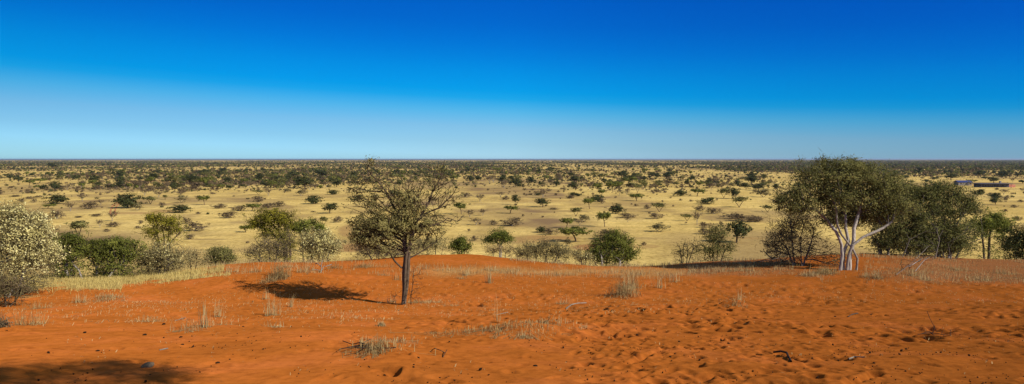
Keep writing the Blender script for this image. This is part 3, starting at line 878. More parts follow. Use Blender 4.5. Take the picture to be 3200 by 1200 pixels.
# central tree
plant('thorn_tree', 'lone central thorn tree with slim twisted trunk and sparse olive crown', 'tree', (1260, 955), 21.5,
      [(1185, 712, 84, 50, 240, 24), (1130, 735, 40, 34, 70, 15), (1265, 635, 48, 50, 100, 14), (1255, 700, 60, 55, 130, 17), (1340, 705, 60, 46, 80, 10), (1160, 610, 80, 60, 85, 6), (1210, 575, 100, 36, 60, 3.4),
       (1340, 580, 88, 50, 75, 4), (1405, 610, 46, 46, 34, 4), (1400, 690, 58, 24, 26, 4), (1105, 590, 36, 50, 26, 5), (1155, 505, 34, 8, 8, 4), (1370, 525, 40, 16, 14, 4), (1155, 497, 30, 3, 6, 3), (1310, 640, 60, 50, 60, 7), (1185, 775, 84, 24, 70, 4), (1290, 770, 34, 26, 20, 3)],
      [[(1260, 955), (1263, 900), (1262, 850), (1268, 790), (1262, 745), (1252, 690, .1), (1225, 640, .1), (1200, 590), (1160, 545), (1135, 508)],
       [(1262, 955), (1270, 900, .08), (1275, 840, .05), (1279, 780), (1292, 730, -.1), (1305, 690, -.1), (1330, 650), (1350, 600, .1), (1380, 550)],
       [(1262, 955), (1266, 880, -.06), (1270, 800, -.05), (1285, 735, -.1), (1300, 690), (1345, 660, -.1), (1400, 640)], [(1262, 955), (1264, 840, .04), (1266, 740, .1), (1262, 660, .2), (1268, 600, .2)]],
      leaf='leaf_central', bark='bark_dark', size=(.082, .034), spread=.085, r_tip=.0075, expo=.42, rmax=.062, k=6, twigs=350, jit=.14, thick=.8, step=.2, twig_leaf='bark_dark', lam=.6)
# the hanging twigs by its trunk
plant('twig_shrub', 'wispy bare twigs hanging beside the lone central tree trunk', 'shrub', (1284, 950), 21.3,
      [(1300, 900, 34, 45, 40, 0), (1295, 850, 26, 30, 22, 0), (1230, 925, 22, 24, 20, 0), (1320, 850, 16, 16, 8, 0)],
      [[(1284, 952), (1290, 890), (1292, 850)], [(1240, 950), (1232, 925)]], bark='bark_dark', r_tip=.004, expo=.3, wood_name='stem', thick=.6, jit=.2, twigs=60, spread=.12, k=3)
# big tree right
plant('thorn_tree', 'large dark thorn tree with white twisted trunk on the dune at right', 'tree', (2640, 842), 30,
      [(2600, 545, 110, 46, 190, 24), (2700, 550, 85, 46, 150, 24), (2655, 520, 90, 24, 90, 16), (2490, 612, 66, 46, 130, 20), (2530, 570, 65, 50, 100, 20), (2650, 610, 100, 50, 210, 22), (2760, 625, 80, 55, 160, 22, .7),
       (2670, 660, 80, 36, 110, 15, .8), (2580, 615, 60, 36, 80, 17), (2790, 600, 60, 40, 80, 20), (2530, 650, 55, 22, 40, 10), (2640, 690, 50, 30, 50, 9, .9), (2740, 685, 80, 36, 150, 16, 1.0), (2470, 650, 40, 22, 50, 14), (2760, 580, 70, 40, 110, 20), (2600, 660, 40, 26, 40, 7), (2650, 498, 80, 10, 24, 6), (2560, 497, 30, 8, 10, 4), (2440, 625, 30, 24, 36, 16), (2700, 690, 60, 30, 60, 7, 1.0), (2820, 640, 50, 30, 60, 16), (2620, 690, 70, 26, 70, 9, .5), (2780, 660, 50, 44, 110, 16, .4)],
      [[(2626, 842), (2632, 800), (2630, 765), (2612, 722), (2592, 690, .2), (2570, 668, .2), (2548, 652, .1), (2520, 652), (2495, 640)],
       [(2640, 842, .1), (2640, 790, .1), (2655, 755, .1), (2650, 715, .2), (2648, 670, .2), (2630, 610, .3)],
       [(2672, 838, -.1), (2674, 806, -.15), (2662, 778, -.1), (2645, 752), (2625, 730, -.1), (2610, 700, -.2), (2600, 640, -.3)],
       [(2646, 842), (2648, 800, -.1), (2660, 765, -.12), (2690, 742, -.1), (2720, 728, -.1), (2760, 712), (2790, 690), (2800, 650)],
       [(2654, 840), (2656, 790), (2668, 750), (2672, 715, .1), (2690, 670, .2), (2700, 610, .2)]],
      leaf='leaf_olive', bark='bark_white', size=(.095, .038), spread=.14, r_tip=.008, expo=.40, rmax=.095, k=7, rref=.10, thick=.9, jit=.11, twigs=700, step=.25, twig_leaf='leaf_olive')
plant('twiggy_bush', 'brown twiggy bush leaning against the white-trunked tree on its left', 'bush', (2500, 800), 32,
      [(2450, 730, 66, 62, 220, 11), (2500, 690, 70, 42, 150, 11), (2540, 740, 60, 45, 110, 5), (2420, 770, 46, 30, 70, 8), (2490, 780, 70, 22, 60, 4), (2585, 795, 46, 40, 110, 3, -.6)],
      fan(2500, 805, [(2430, 740), (2470, 690), (2510, 670), (2550, 720), (2410, 770)], w=50), leaf='leaf_grey', bark='bark_grey', size=(.075, .03), spread=.13, r_tip=.006, expo=.36, wood_name='stem', crown_name='foliage', twigs=1600, twig_leaf='leaf_brown')
plant('thorn_thicket', 'dark thicket tree with tangled pale limbs right of the white-trunked tree', 'tree', (2850, 778), 38,
      [(2800, 650, 80, 46, 190, 22), (2890, 610, 80, 40, 180, 22), (2950, 640, 90, 52, 240, 22), (2860, 680, 100, 46, 200, 16), (2960, 700, 80, 46, 150, 14), (2990, 610, 50, 36, 80, 18), (3030, 640, 46, 34, 70, 16), (2770, 710, 56, 36, 90, 12), (2900, 740, 90, 30, 80, 7), (2930, 585, 50, 22, 60, 16), (3050, 655, 30, 18, 24, 12), (2800, 745, 70, 26, 110, 4), (2900, 755, 80, 20, 130, 4), (2980, 745, 70, 26, 130, 5), (2740, 750, 40, 22, 60, 3), (2840, 725, 120, 36, 260, 15), (2960, 725, 95, 34, 220, 15), (2870, 760, 130, 16, 240, 14), (2790, 590, 60, 34, 110, 18), (2760, 760, 40, 20, 80, 12), (2980, 765, 70, 16, 110, 12)],
      fan(2760, 780, [(2720, 720), (2760, 690), (2800, 680)], w=30) + fan(2850, 778, [(2820, 700), (2860, 680), (2900, 660), (2880, 640)], w=40) + fan(2950, 782, [(2900, 720), (2950, 690), (3000, 660), (2990, 700)], w=50)
      + [[(2985, 785), (3005, 768), (3040, 752, -.2), (3075, 735, -.2), (3100, 715, -.2)], [(2780, 782, -1.2), (2800, 740, -1.3), (2850, 715, -1.3), (2900, 700, -1.2)], [(2930, 785, -1.2), (2915, 750, -1.3), (2960, 720, -1.4), (2990, 690, -1.2)], [(2880, 782, -1.2), (2890, 740, -1.3), (2875, 700, -1.3)], [(2940, 785, -.3), (2925, 760, -.3), (2945, 735, -.3), (2930, 710, -.2)]],
      skirt=.3, leaf='leaf_thicket', bark='bark_white', size=(.10, .045), spread=.15, r_tip=.009, expo=.36, rmax=.10, k=6, rref=.075, thick=.8, twigs=900, jit=.13, wood_name='trunk', twig_leaf='leaf_olive')
plant('thorn_tree', 'small spreading green tree beyond the dark thicket at right', 'tree', (3075, 752), 62,
      [(3105, 690, 48, 28, 120, 20), (3070, 705, 36, 20, 60, 16), (3140, 705, 34, 22, 60, 16), (3040, 700, 26, 16, 30, 12), (3080, 735, 60, 20, 60, 10)],
      [[(3085, 765), (3092, 735), (3100, 705)], [(3090, 765), (3070, 735), (3060, 712)]], skirt=0.7, leaf='leaf_green', size=(.17, .08), spread=.22, r_tip=.012, thick=.9)
plant('dark_bush', 'dark bush cut off by the right edge of the view', 'bush', (3185, 800), 42,
      [(3180, 745, 44, 46, 150, 16), (3150, 765, 30, 28, 60, 10), (3210, 740, 40, 50, 90, 16)], fan(3185, 800, [(3160, 760), (3180, 730), (3210, 740)], w=20),
      leaf='leaf_dark', size=(.11, .05), spread=.16, r_tip=.008, expo=.36, wood_name='stem', crown_name='foliage', twigs=300)
# crest plants, left to right
plant('flowering_bush', 'big cream-blossomed thorn bush at the left edge', 'bush', (60, 900), 23,
      [(70, 720, 95, 62, 260, 12), (-40, 700, 90, 70, 160, 12), (20, 670, 70, 40, 110, 11), (120, 760, 66, 56, 150, 10), (60, 800, 110, 50, 170, 7), (-40, 800, 80, 60, 90, 7), (150, 800, 48, 34, 60, 6), (110, 690, 50, 30, 50, 9)],
      fan(40, 910, [(-30, 740), (30, 720), (80, 740), (130, 780), (0, 690)], w=50), leaf='leaf_grey', bark='bark_grey', size=(.06, .03), spread=.11, r_tip=.005, expo=.38, wood_name='stem', crown_name='foliage',
      blossom=(15, .065, .045, .9, .34), twigs=1800, twig_leaf='leaf_grey')
plant('twiggy_bush', 'dark scraggly bush at the foot of the cream-blossomed bush', 'bush', (30, 932), 21.2,
      [(25, 890, 52, 26, 110, 5), (-20, 880, 50, 40, 80, 5), (75, 905, 26, 14, 26, 3)], fan(30, 932, [(0, 880), (40, 880), (80, 905)], w=30),
      leaf='leaf_brown', bark='bark_dark', size=(.06, .025), spread=.12, r_tip=.005, expo=.34, wood_name='stem', crown_name='foliage', twigs=700, twig_leaf='leaf_grey')
plant('thorn_tree', 'grey leaning tree with dark green crown beside the cream-blossomed bush', 'tree', (215, 858), 29.5,
      [(220, 750, 48, 26, 120, 18), (190, 785, 56, 28, 110, 14), (250, 775, 34, 24, 60, 14), (160, 800, 36, 22, 50, 9), (200, 828, 56, 20, 70, 4)],
      [[(215, 860), (205, 835), (230, 815), (245, 795), (240, 770)], [(222, 860), (214, 838, .2), (190, 815, .2), (175, 795, .2)], [(262, 858), (250, 842, -.1), (232, 822, -.1), (215, 790)]],
      skirt=0.5, leaf='leaf_green', bark='bark_white', size=(.085, .04), spread=.11, r_tip=.008, expo=.40, rmax=.08, k=6, rref=.07, twigs=200)
plant('thorn_tree', 'low umbrella tree with bent pale trunk in front of the plain at left', 'tree', (320, 855), 30,
      [(355, 765, 84, 24, 220, 18), (310, 785, 56, 26, 110, 15), (400, 785, 46, 30, 100, 14), (350, 800, 70, 22, 80, 8), (270, 790, 24, 16, 26, 10), (345, 825, 76, 22, 120, 4)],
      [[(305, 858), (302, 835), (318, 815), (350, 800), (390, 790)], [(312, 858), (330, 840, .2), (345, 815, .2), (360, 780, .2)], [(300, 858, .1), (296, 825, .2), (300, 795, .2)], [(340, 856, -.2), (365, 838, -.2), (400, 810, -.1)]],
      skirt=0.5, leaf='leaf_green', bark='bark_white', size=(.085, .04), spread=.11, r_tip=.008, expo=.40, rmax=.08, k=6, rref=.07, twigs=250)
plant('pale_bush', 'pale grey-green bush right of the low umbrella tree', 'bush', (490, 850), 31,
      [(500, 790, 72, 34, 220, 11), (450, 810, 50, 30, 100, 8), (550, 810, 40, 28, 80, 8), (500, 825, 86, 18, 80, 5)], fan(490, 850, [(440, 800), (480, 780), (520, 775), (560, 800)], w=50),
      leaf='leaf_grey', bark='bark_grey', size=(.075, .035), spread=.12, r_tip=.006, expo=.36, wood_name='stem', crown_name='foliage', twigs=700, blossom=(4, .06, .05, .6, .55), twig_leaf='leaf_grey')
plant('thorn_tree', 'yellow-green tree with fine spreading branches below the dune at left', 'tree', (510, 770), 52,
      [(480, 680, 28, 14, 60, 18), (530, 690, 46, 22, 110, 12), (505, 715, 60, 26, 120, 9), (470, 720, 24, 14, 30, 14), (555, 715, 34, 26, 50, 6), (515, 745, 60, 18, 60, 5)],
      fan(512, 790, [(475, 700), (505, 690), (540, 690), (565, 720), (470, 730)], w=12), skirt=0.5, leaf='leaf_yellow', bark='bark_dark', size=(.13, .06), spread=.17, r_tip=.011, expo=.36, twigs=400, twig_leaf='leaf_brown')
plant('pale_bush', 'small yellowish shrub between the pale bush and the round shrub', 'bush', (600, 830), 34, [(600, 798, 24, 24, 80, 6), (640, 815, 18, 12, 24, 6)], fan(600, 832, [(590, 800), (615, 805)], w=14),
      leaf='leaf_grey', size=(.08, .035), spread=.14, r_tip=.006, expo=.34, wood_name='stem', crown_name='foliage', twigs=150, twig_leaf='straw')
plant('crest_shrub', 'round olive shrub alone on the dune crest left of the tall acacia', 'bush', (685, 822), 35,
      [(690, 790, 40, 24, 150, 13), (720, 805, 24, 16, 46, 9), (660, 805, 26, 14, 46, 10)], fan(685, 822, [(665, 795), (690, 785), (715, 800)], w=24), leaf='leaf_olive', bark='bark_grey', size=(.085, .04), spread=.11, r_tip=.006, expo=.36,
      wood_name='stem', crown_name='foliage', twigs=260)
plant('thorn_tree', 'tall green acacia rising behind the crest left of centre', 'tree', (880, 812), 43,
      [(840, 680, 58, 28, 160, 16), (890, 685, 42, 28, 100, 15), (800, 700, 36, 18, 60, 15), (870, 730, 52, 36, 120, 10), (905, 760, 30, 30, 60, 8), (830, 720, 34, 24, 50, 12)],
      [[(905, 815), (895, 770), (870, 720), (840, 690)], [(905, 815), (908, 770), (900, 720), (895, 685)], [(900, 815), (880, 765, .3), (835, 720, .3), (800, 705, .3)]], skirt=0.5, leaf='leaf_yellow', bark='bark_dark', size=(.11, .048), spread=.15, r_tip=.010, expo=.40, k=6, twigs=400, twig_leaf='leaf_olive')
plant('twiggy_bush', 'grey-brown twiggy bush under the tall green acacia', 'bush', (830, 812), 40,
      [(840, 770, 50, 34, 150, 7), (790, 785, 44, 24, 100, 6), (880, 785, 34, 24, 70, 7), (900, 745, 30, 34, 50, 6)], fan(840, 815, [(790, 780), (830, 760), (880, 770)], w=40), leaf='leaf_brown', bark='bark_grey', size=(.09, .035), spread=.15, r_tip=.007, expo=.34, wood_name='stem', crown_name='foliage', twigs=1000, twig_leaf='leaf_grey')
plant('green_bush', 'bright green flat bush behind the white-flecked bush', 'bush', (960, 760), 54,
      [(955, 705, 52, 18, 140, 18), (920, 712, 26, 16, 50, 16), (995, 715, 24, 14, 40, 14)], fan(960, 780, [(930, 720), (960, 715), (990, 720)], w=14), leaf='leaf_green', size=(.15, .07), spread=.17, r_tip=.010, expo=.36, wood_name='stem', crown_name='foliage', twigs=100)
plant('flowering_bush', 'white-flecked blossoming bush on the crest left of the lone tree', 'bush', (1000, 808), 38,
      [(1000, 745, 60, 30, 200, 9), (960, 760, 34, 34, 100, 8), (1040, 765, 34, 28, 90, 7), (1000, 785, 66, 20, 100, 5)], fan(1000, 812, [(960, 760), (990, 745), (1020, 745), (1045, 765)], w=50),
      leaf='leaf_grey', bark='bark_grey', size=(.08, .035), spread=.12, r_tip=.006, expo=.35, wood_name='stem', crown_name='foliage', twigs=700, blossom=(8, .085, .06, .95, .45), twig_leaf='leaf_brown')
plant('twiggy_bush', 'brown bush on the crest behind the lone central tree', 'bush', (1190, 808), 34.5,
      [(1180, 775, 80, 26, 170, 7), (1270, 780, 50, 24, 90, 6), (1120, 760, 30, 24, 50, 7)], fan(1190, 812, [(1130, 770), (1180, 765), (1230, 770), (1280, 775)], w=70), leaf='leaf_brown', bark='bark_grey', size=(.08, .032), spread=.13, r_tip=.006, expo=.34,
      wood_name='stem', crown_name='foliage', twigs=800, twig_leaf='leaf_grey')
plant('pale_bush', 'olive-grey bush behind the crest right of the lone central tree', 'bush', (1360, 790), 42, [(1355, 758, 48, 22, 130, 10), (1310, 765, 26, 18, 40, 9)], fan(1360, 795, [(1320, 765), (1360, 755), (1395, 765)], w=40),
      leaf='leaf_grey', bark='bark_grey', size=(.09, .04), spread=.14, r_tip=.006, expo=.34, wood_name='stem', crown_name='foliage', twigs=300, twig_leaf='leaf_olive')
plant('green_bush', 'bright green rounded bush just behind the red crest', 'bush', (1440, 790), 42, [(1440, 760, 28, 18, 100, 17), (1425, 768, 24, 14, 40, 14), (1460, 772, 16, 10, 24, 12)], fan(1440, 795, [(1425, 765), (1445, 755), (1460, 770)], w=16),
      leaf='leaf_green', size=(.11, .055), spread=.13, r_tip=.007, expo=.34, wood_name='stem', crown_name='foliage', twigs=100)
plant('thorn_tree', 'small olive crest tree with leaning foliage on a pale stem', 'tree', (1562, 790), 52,
      [(1560, 735, 36, 20, 110, 14), (1530, 748, 26, 12, 40, 13), (1590, 745, 22, 16, 40, 9), (1560, 760, 26, 14, 30, 7)], [[(1562, 795), (1561, 768), (1545, 745)], [(1563, 795), (1566, 765), (1580, 740)]], skirt=0.3, leaf='leaf_green', bark='bark_grey', size=(.13, .06), spread=.16, r_tip=.010, expo=.38, twigs=150)
plant('pale_bush', 'dry yellow-grey shrub at the foot of the small crest tree', 'bush', (1560, 795), 44, [(1545, 778, 40, 14, 90, 8), (1590, 780, 26, 14, 50, 7)], fan(1560, 800, [(1530, 778), (1560, 772), (1590, 778)], w=40), leaf='straw_grey', bark='bark_grey', size=(.09, .03), spread=.12,
      r_tip=.006, expo=.34, wood_name='stem', crown_name='foliage', twigs=200, twig_leaf='straw')
plant('pale_bush', 'wide grey bush spread along the dune crest in the middle', 'bush', (1680, 808), 39,
      [(1660, 775, 54, 24, 150, 9), (1720, 770, 50, 26, 150, 10), (1625, 787, 30, 14, 50, 8), (1760, 785, 40, 20, 90, 9), (1700, 795, 80, 12, 60, 6)], fan(1690, 810, [(1630, 785), (1670, 765), (1720, 765), (1765, 780)], w=90),
      leaf='leaf_grey', bark='bark_grey', size=(.08, .035), spread=.13, r_tip=.006, expo=.34, wood_name='stem', crown_name='foliage', twigs=1100, twig_leaf='leaf_grey')
plant('pale_bush', 'low pale yellow shrub left of the white-forked tree', 'bush', (1830, 815), 37, [(1830, 802, 34, 12, 90, 9), (1800, 790, 24, 14, 40, 7)], fan(1830, 818, [(1810, 800), (1835, 795), (1855, 803)], w=34), leaf='leaf_grey', bark='bark_grey', size=(.075, .03), spread=.1,
      r_tip=.005, expo=.34, wood_name='stem', crown_name='foliage', twigs=150, blossom=(4, .06, .045, .7, .3), twig_leaf='straw')
plant('thorn_tree', 'dense green tree with white forked stem on the crest right of centre', 'tree', (1885, 815), 38,
      [(1915, 765, 62, 38, 230, 18), (1870, 785, 40, 30, 120, 15), (1960, 785, 36, 30, 110, 16), (1930, 740, 40, 18, 70, 14), (1920, 800, 70, 14, 70, 12)],
      [[(1877, 818, -.7), (1879, 800, -.75), (1884, 790, -.8), (1895, 784, -.8)], [(1877, 818, -.7), (1876, 795, -.5), (1868, 780, -.2)], [(1930, 816, -.6), (1930, 806, -.7), (1922, 800, -.7)], [(1932, 816, -.4), (1938, 790, -.2), (1930, 760)], [(1890, 816), (1900, 790), (1915, 755)]],
      skirt=0.25, leaf='leaf_green', bark='bark_white', size=(.10, .046), spread=.13, r_tip=.009, expo=.36, rmax=.075, k=6, rref=.05, twigs=250, twig_leaf='leaf_olive')
plant('bare_shrub', 'bare thorn shrub with stiff upright branches on the crest', 'shrub', (2140, 805), 38, [(2150, 770, 34, 24, 60, 1.5), (2120, 785, 24, 16, 36, 2), (2175, 760, 12, 20, 14, 1), (2140, 793, 34, 8, 40, 4)], fan(2140, 806, [(2120, 760), (2140, 750), (2165, 755), (2175, 770)], w=20),
      leaf='leaf_dark', bark='bark_burnt', size=(.08, .03), spread=.08, r_tip=.007, expo=.34, wood_name='stem', crown_name='foliage', twigs=200, twig_leaf='leaf_brown')
plant('olive_bush', 'loose olive crest bush with spreading twigs left of the fallen branch', 'bush', (2230, 800), 40,
      [(2235, 740, 44, 30, 140, 11), (2220, 780, 60, 22, 140, 9), (2275, 770, 28, 22, 50, 7), (2240, 715, 30, 14, 40, 7)], fan(2235, 805, [(2200, 765), (2230, 730), (2255, 730), (2285, 765)], w=20), leaf='leaf_olive', bark='bark_dark', size=(.09, .04), spread=.14, r_tip=.007,
      expo=.36, wood_name='stem', crown_name='foliage', twigs=500, twig_leaf='leaf_grey')
# tree beside the viewpoint that throws the shadow at bottom left
def near_tree():
    rng = np.random.default_rng(9)
    x0, y0 = 5.45, -.5
    z0 = gz(x0, y0)
    root = thing('thorn_tree', 'thorn tree beside the viewpoint whose shadow falls at bottom left', 'tree', (x0, y0, z0))
    bl = [(-2.15, 1.75, 6.2, .75, .5, .5, 90), (-1.05, 1.95, 6.3, .6, .5, .6, 80), (-1.3, .2, 6.2, 1.5, 1.0, .8, 130), (-2.7, .6, 5.9, .6, .6, .5, 40)]
    pts = np.concatenate([blob_points(b, rng) for b in bl])
    A, par, tip = grow([[(0, 0, -.1), (-.1, 0, 2), (-.5, .1, 4), (-.9, .2, 5.2)], [(0, 0, -.1), (.1, .1, 2.2), (-.3, .4, 4.6)]], pts, .35, .1, .28, rng)
    wm, _ = wood_mesh('trunk', A, par, .008, .45, .12, 6)
    link('trunk', wm, M['bark_dark'], root)
    V, Q, T = leaves_for(pts, 26, .16, .09, .04, rng)
    link('crown', raw_mesh('crown', V, Q, {'tint': ('FACE', T)}), M['leaf_olive'], root)
near_tree()

# ------------------------------------------------------------------ grass, tufts, litter
def blades(base, length, lean, az, width, tint, bend=.5):
    lean = np.minimum(lean, 1.6)
    """thin bent blades, two quads each"""
    n = len(base)
    dirh = np.stack([np.cos(az), np.sin(az), np.zeros(n)], 1)
    side = np.stack([-np.sin(az + .6), np.cos(az + .6), np.zeros(n)], 1) * (width * .5)[:, None]
    up = np.array([0, 0, 1.0])
    l = length[:, None]; le = lean[:, None]
    p1 = base + (up * np.cos(le * .7) + dirh * np.sin(le * .7)) * l * .55
    e2 = np.minimum(le * (1 + bend), 1.72)
    p2 = p1 + (up * np.cos(e2) + dirh * np.sin(e2)) * l * .45
    b0 = base - np.array([0, 0, .02]) - np.array([0, 0, .025]) * (lean < 1.2)[:, None]
    base = base + np.array([0, 0, .012]) * (lean > 1.2)[:, None]
    V = np.stack([b0 - side, b0 + side, p1 + side * .75, p1 - side * .75, p2 + side * .15, p2 - side * .15], 1).reshape(-1, 3)
    o = (np.arange(n) * 6)[:, None]
    Q = np.concatenate([o + np.array([[0, 1, 2, 3]]), o + np.array([[3, 2, 4, 5]])], 1).reshape(-1, 4)
    return V, Q, np.repeat(tint, 2)
def tuft(name, label, cat, px, py, n=60, h=.35, rad=.12, lean=.6, width=.008, mat='straw', group='dry grass tufts on the red sand', seed=0):
    rng = np.random.default_rng(int(px * 3 + py) + seed)
    q = hit(px, py)
    base = np.zeros((n, 3)); base[:, :2] = rng.normal(0, rad * .55, (n, 2))
    base[:, 2] = ground_z(base[:, 0] + q[0], base[:, 1] + q[1]) - q[2]
    az = rng.uniform(0, 2 * np.pi, n)
    V, Q, T = blades(base, h * rng.uniform(.25, 1.2, n), np.abs(rng.normal(0, lean * 1.55, n)), az, width * rng.uniform(.6, 1.4, n), np.clip(rng.normal(.5, .22, n), 0, 1), .85)
    far_ = np.argsort(-np.hypot(base[:, 0], base[:, 1]))[:min(n, 36)]      # runners lying on the sand tie the blades to one root
    o_ = len(V)
    bb = base[far_] + np.array([0, 0, .006])
    sd = np.stack([-bb[:, 1], bb[:, 0], 0 * bb[:, 0]], 1); sd = sd / np.maximum(np.linalg.norm(sd, axis=1, keepdims=True), 1e-5) * .005
    rv = np.concatenate([[[0, 0, .012]], np.stack([bb - sd, bb * 1.04, bb + sd], 1).reshape(-1, 3)])
    k_ = o_ + 1 + 3 * np.arange(len(far_))
    V = np.concatenate([V, rv]); Q = np.concatenate([Q, np.stack([0 * k_ + o_, k_, k_ + 1, k_ + 2], 1)]); T = np.concatenate([T, np.full(len(far_), .4)])
    o = link(name, raw_mesh(name, V, Q, {'tint': ('FACE', T)}), M[mat])
    o.location = tuple(float(v) for v in q)
    return tag(o, label, cat, group)
T_ = [  # px, py, blades, height, radius, lean, material, label
    (875, 868, 200, .62, .3, .35, 'straw_grey', 'tall grey dry tuft at the top of the tree shadow'), (840, 880, 90, .3, .3, .8, 'straw_grey', 'low drooping tuft beside the tall grey tuft'),
    (340, 932, 260, .2, .42, .9, 'straw', 'flattened straw tuft on a low hump at left'), (120, 965, 60, .3, .3, .8, 'straw_grey', 'grey wispy tuft near the left bush'), (250, 945, 44, .3, .26, .9, 'straw', 'thin straw wisps between grey tuft and flattened tuft'),
    (92, 1015, 60, .4, .34, .6, 'straw_grey', 'pale twiggy wisps at far left of the sand'), (638, 985, 12, .42, .03, .08, 'straw', 'single stiff pale grass stalk left of the tree shadow'), (640, 1022, 26, .4, .1, .35, 'straw', 'upright straw stalks under the single stiff stalk'),
    (680, 990, 22, .42, .12, .3, 'straw', 'slanting stalks just right of the single stiff stalk'), (590, 1030, 50, .2, .3, .9, 'straw', 'row of short straw stubble at lower left'), (700, 1015, 20, .18, .2, .9, 'straw', 'scattered stubble right of the straw stalks'),
    (850, 985, 44, .55, .16, .16, 'straw', 'slim upright stalks below the tree shadow'), (910, 960, 18, .42, .06, .2, 'straw', 'few thin stalks inside the tree shadow'), (860, 1022, 30, .18, .2, .9, 'straw', 'splayed straw wisp on bare sand below the shadow'),
    (470, 1005, 40, .2, .3, .9, 'straw', 'flat straw wisps at lower left of the slope'), (830, 935, 16, .4, .1, .2, 'straw', 'faint stalks on the left rim of the tree shadow'),
    (1170, 1095, 420, .12, .24, .9, 'straw_grey', 'dark grey cushion tuft casting shadow in the foreground'), (1240, 1068, 60, .12, .34, 1.0, 'straw', 'flat straw trail right of the dark cushion tuft'), (1192, 1020, 160, .10, .06, .6, 'straw', 'small pale yellow ball tuft above the dark cushion'),
    (1640, 1030, 300, .11, .45, 1.0, 'straw_grey', 'sprawling grey tuft on the middle mound'), (1720, 1012, 220, .11, .5, 1.0, 'straw', 'straw tuft at the right end of the middle mound'), (1560, 1028, 160, .10, .4, 1.0, 'straw_grey', 'low dead tuft at the left of the middle mound'), (1420, 1040, 130, .09, .5, 1.0, 'straw_grey', 'line of dead grass left of the middle mound'),
    (1640, 1055, 40, .14, .12, .9, 'straw', 'little straw tuft below the middle mound'), (1550, 1005, 8, .55, .06, .4, 'straw', 'two long leaning stems above the middle mound'),
    (1950, 918, 240, .62, .42, .6, 'straw_grey', 'big splayed straw shrub on bare sand right of centre'), (1970, 900, 90, .65, .35, .5, 'straw_grey', 'grey stems behind the big splayed straw shrub'), (2060, 900, 26, .5, .2, .25, 'straw', 'upright straw stalks right of the big straw shrub'), (2110, 880, 26, .4, .3, .4, 'straw', 'thin straw bunch far right of the big straw shrub'),
    (1760, 950, 30, .3, .2, .7, 'straw', 'small straw bunch above the pale fallen stick'), (1530, 885, 40, .55, .12, .16, 'straw', 'tall upright straw bunch right of the lone tree'), (1460, 860, 46, .35, .2, .4, 'straw', 'straw bunch in the grass strip right of the lone tree'), (1440, 870, 34, .2, .2, .8, 'straw_grey', 'grey low tuft under the grass strip'),
    (1350, 945, 60, .14, .35, 1.0, 'straw', 'litter of straw right of the lone tree foot'), (1300, 945, 50, .16, .3, .9, 'straw_grey', 'dead grass at the lone tree foot'), (1410, 955, 40, .14, .25, 1.0, 'straw', 'flat straw patch farther right of the lone tree foot'), (1225, 945, 30, .25, .16, .6, 'straw', 'straw wisps left of the lone tree foot'),
    (2300, 948, 70, .16, .34, .9, 'straw_grey', 'grey tuft on the small sand mound at right'), (2310, 940, 14, .4, .08, .3, 'straw', 'thin stems on the small sand mound at right'), (2580, 855, 420, .34, .4, .7, 'straw_grey', 'dry grass heap at the foot of the white-trunked tree'), (2530, 862, 220, .3, .4, .8, 'straw', 'straw heap left of the white trunk'),
    (2710, 865, 50, .3, .3, .6, 'straw', 'upright straw right of the white trunk'), (2740, 870, 60, .35, .2, .4, 'straw', 'straw bunch right of the white trunk on open sand'), (2860, 862, 60, .38, .25, .5, 'straw', 'straw bunch below the thin grey bush'), (2890, 875, 70, .3, .3, .7, 'straw', 'bright straw tuft below the dark thicket'), (3060, 875, 90, .3, .4, .8, 'straw', 'wide straw tuft on the right shoulder'),
    (3000, 845, 90, .3, .5, .7, 'straw_grey', 'grey grass patch below the thicket limb'), (3130, 855, 90, .34, .5, .6, 'straw_grey', 'grey grass patch near the right edge'), (960, 850, 60, .4, .4, .5, 'straw', 'straw tuft beneath the white-flecked bush'), (1140, 835, 110, .42, .45, .6, 'straw_grey', 'grey straw mound left of the lone trunk'), (1050, 838, 80, .35, .4, .6, 'straw_grey', 'grey tuft between the white-flecked bush and the lone tree'),
    (720, 850, 50, .35, .3, .5, 'straw', 'straw tuft below the round crest shrub'), (800, 850, 50, .35, .3, .5, 'straw', 'straw tuft left of the tall grey tuft'), (900, 835, 40, .4, .3, .4, 'straw', 'straw on the crest under the tall acacia'), (1530, 845, 50, .35, .4, .5, 'straw', 'straw in the grass strip below the small crest tree'), (1240, 875, 20, .35, .14, .4, 'straw', 'wisps left of the lone trunk'), (1195, 860, 40, .25, .3, .7, 'straw', 'flat straw between grey mound and lone trunk')]
for (px, py, n, h, rad, ln, mt, lab) in T_:
    tuft('grass_tuft', lab, 'grass tuft', px, py, int(n * 1.5), h, rad, ln, .0075 if py > 950 else .010, mt)
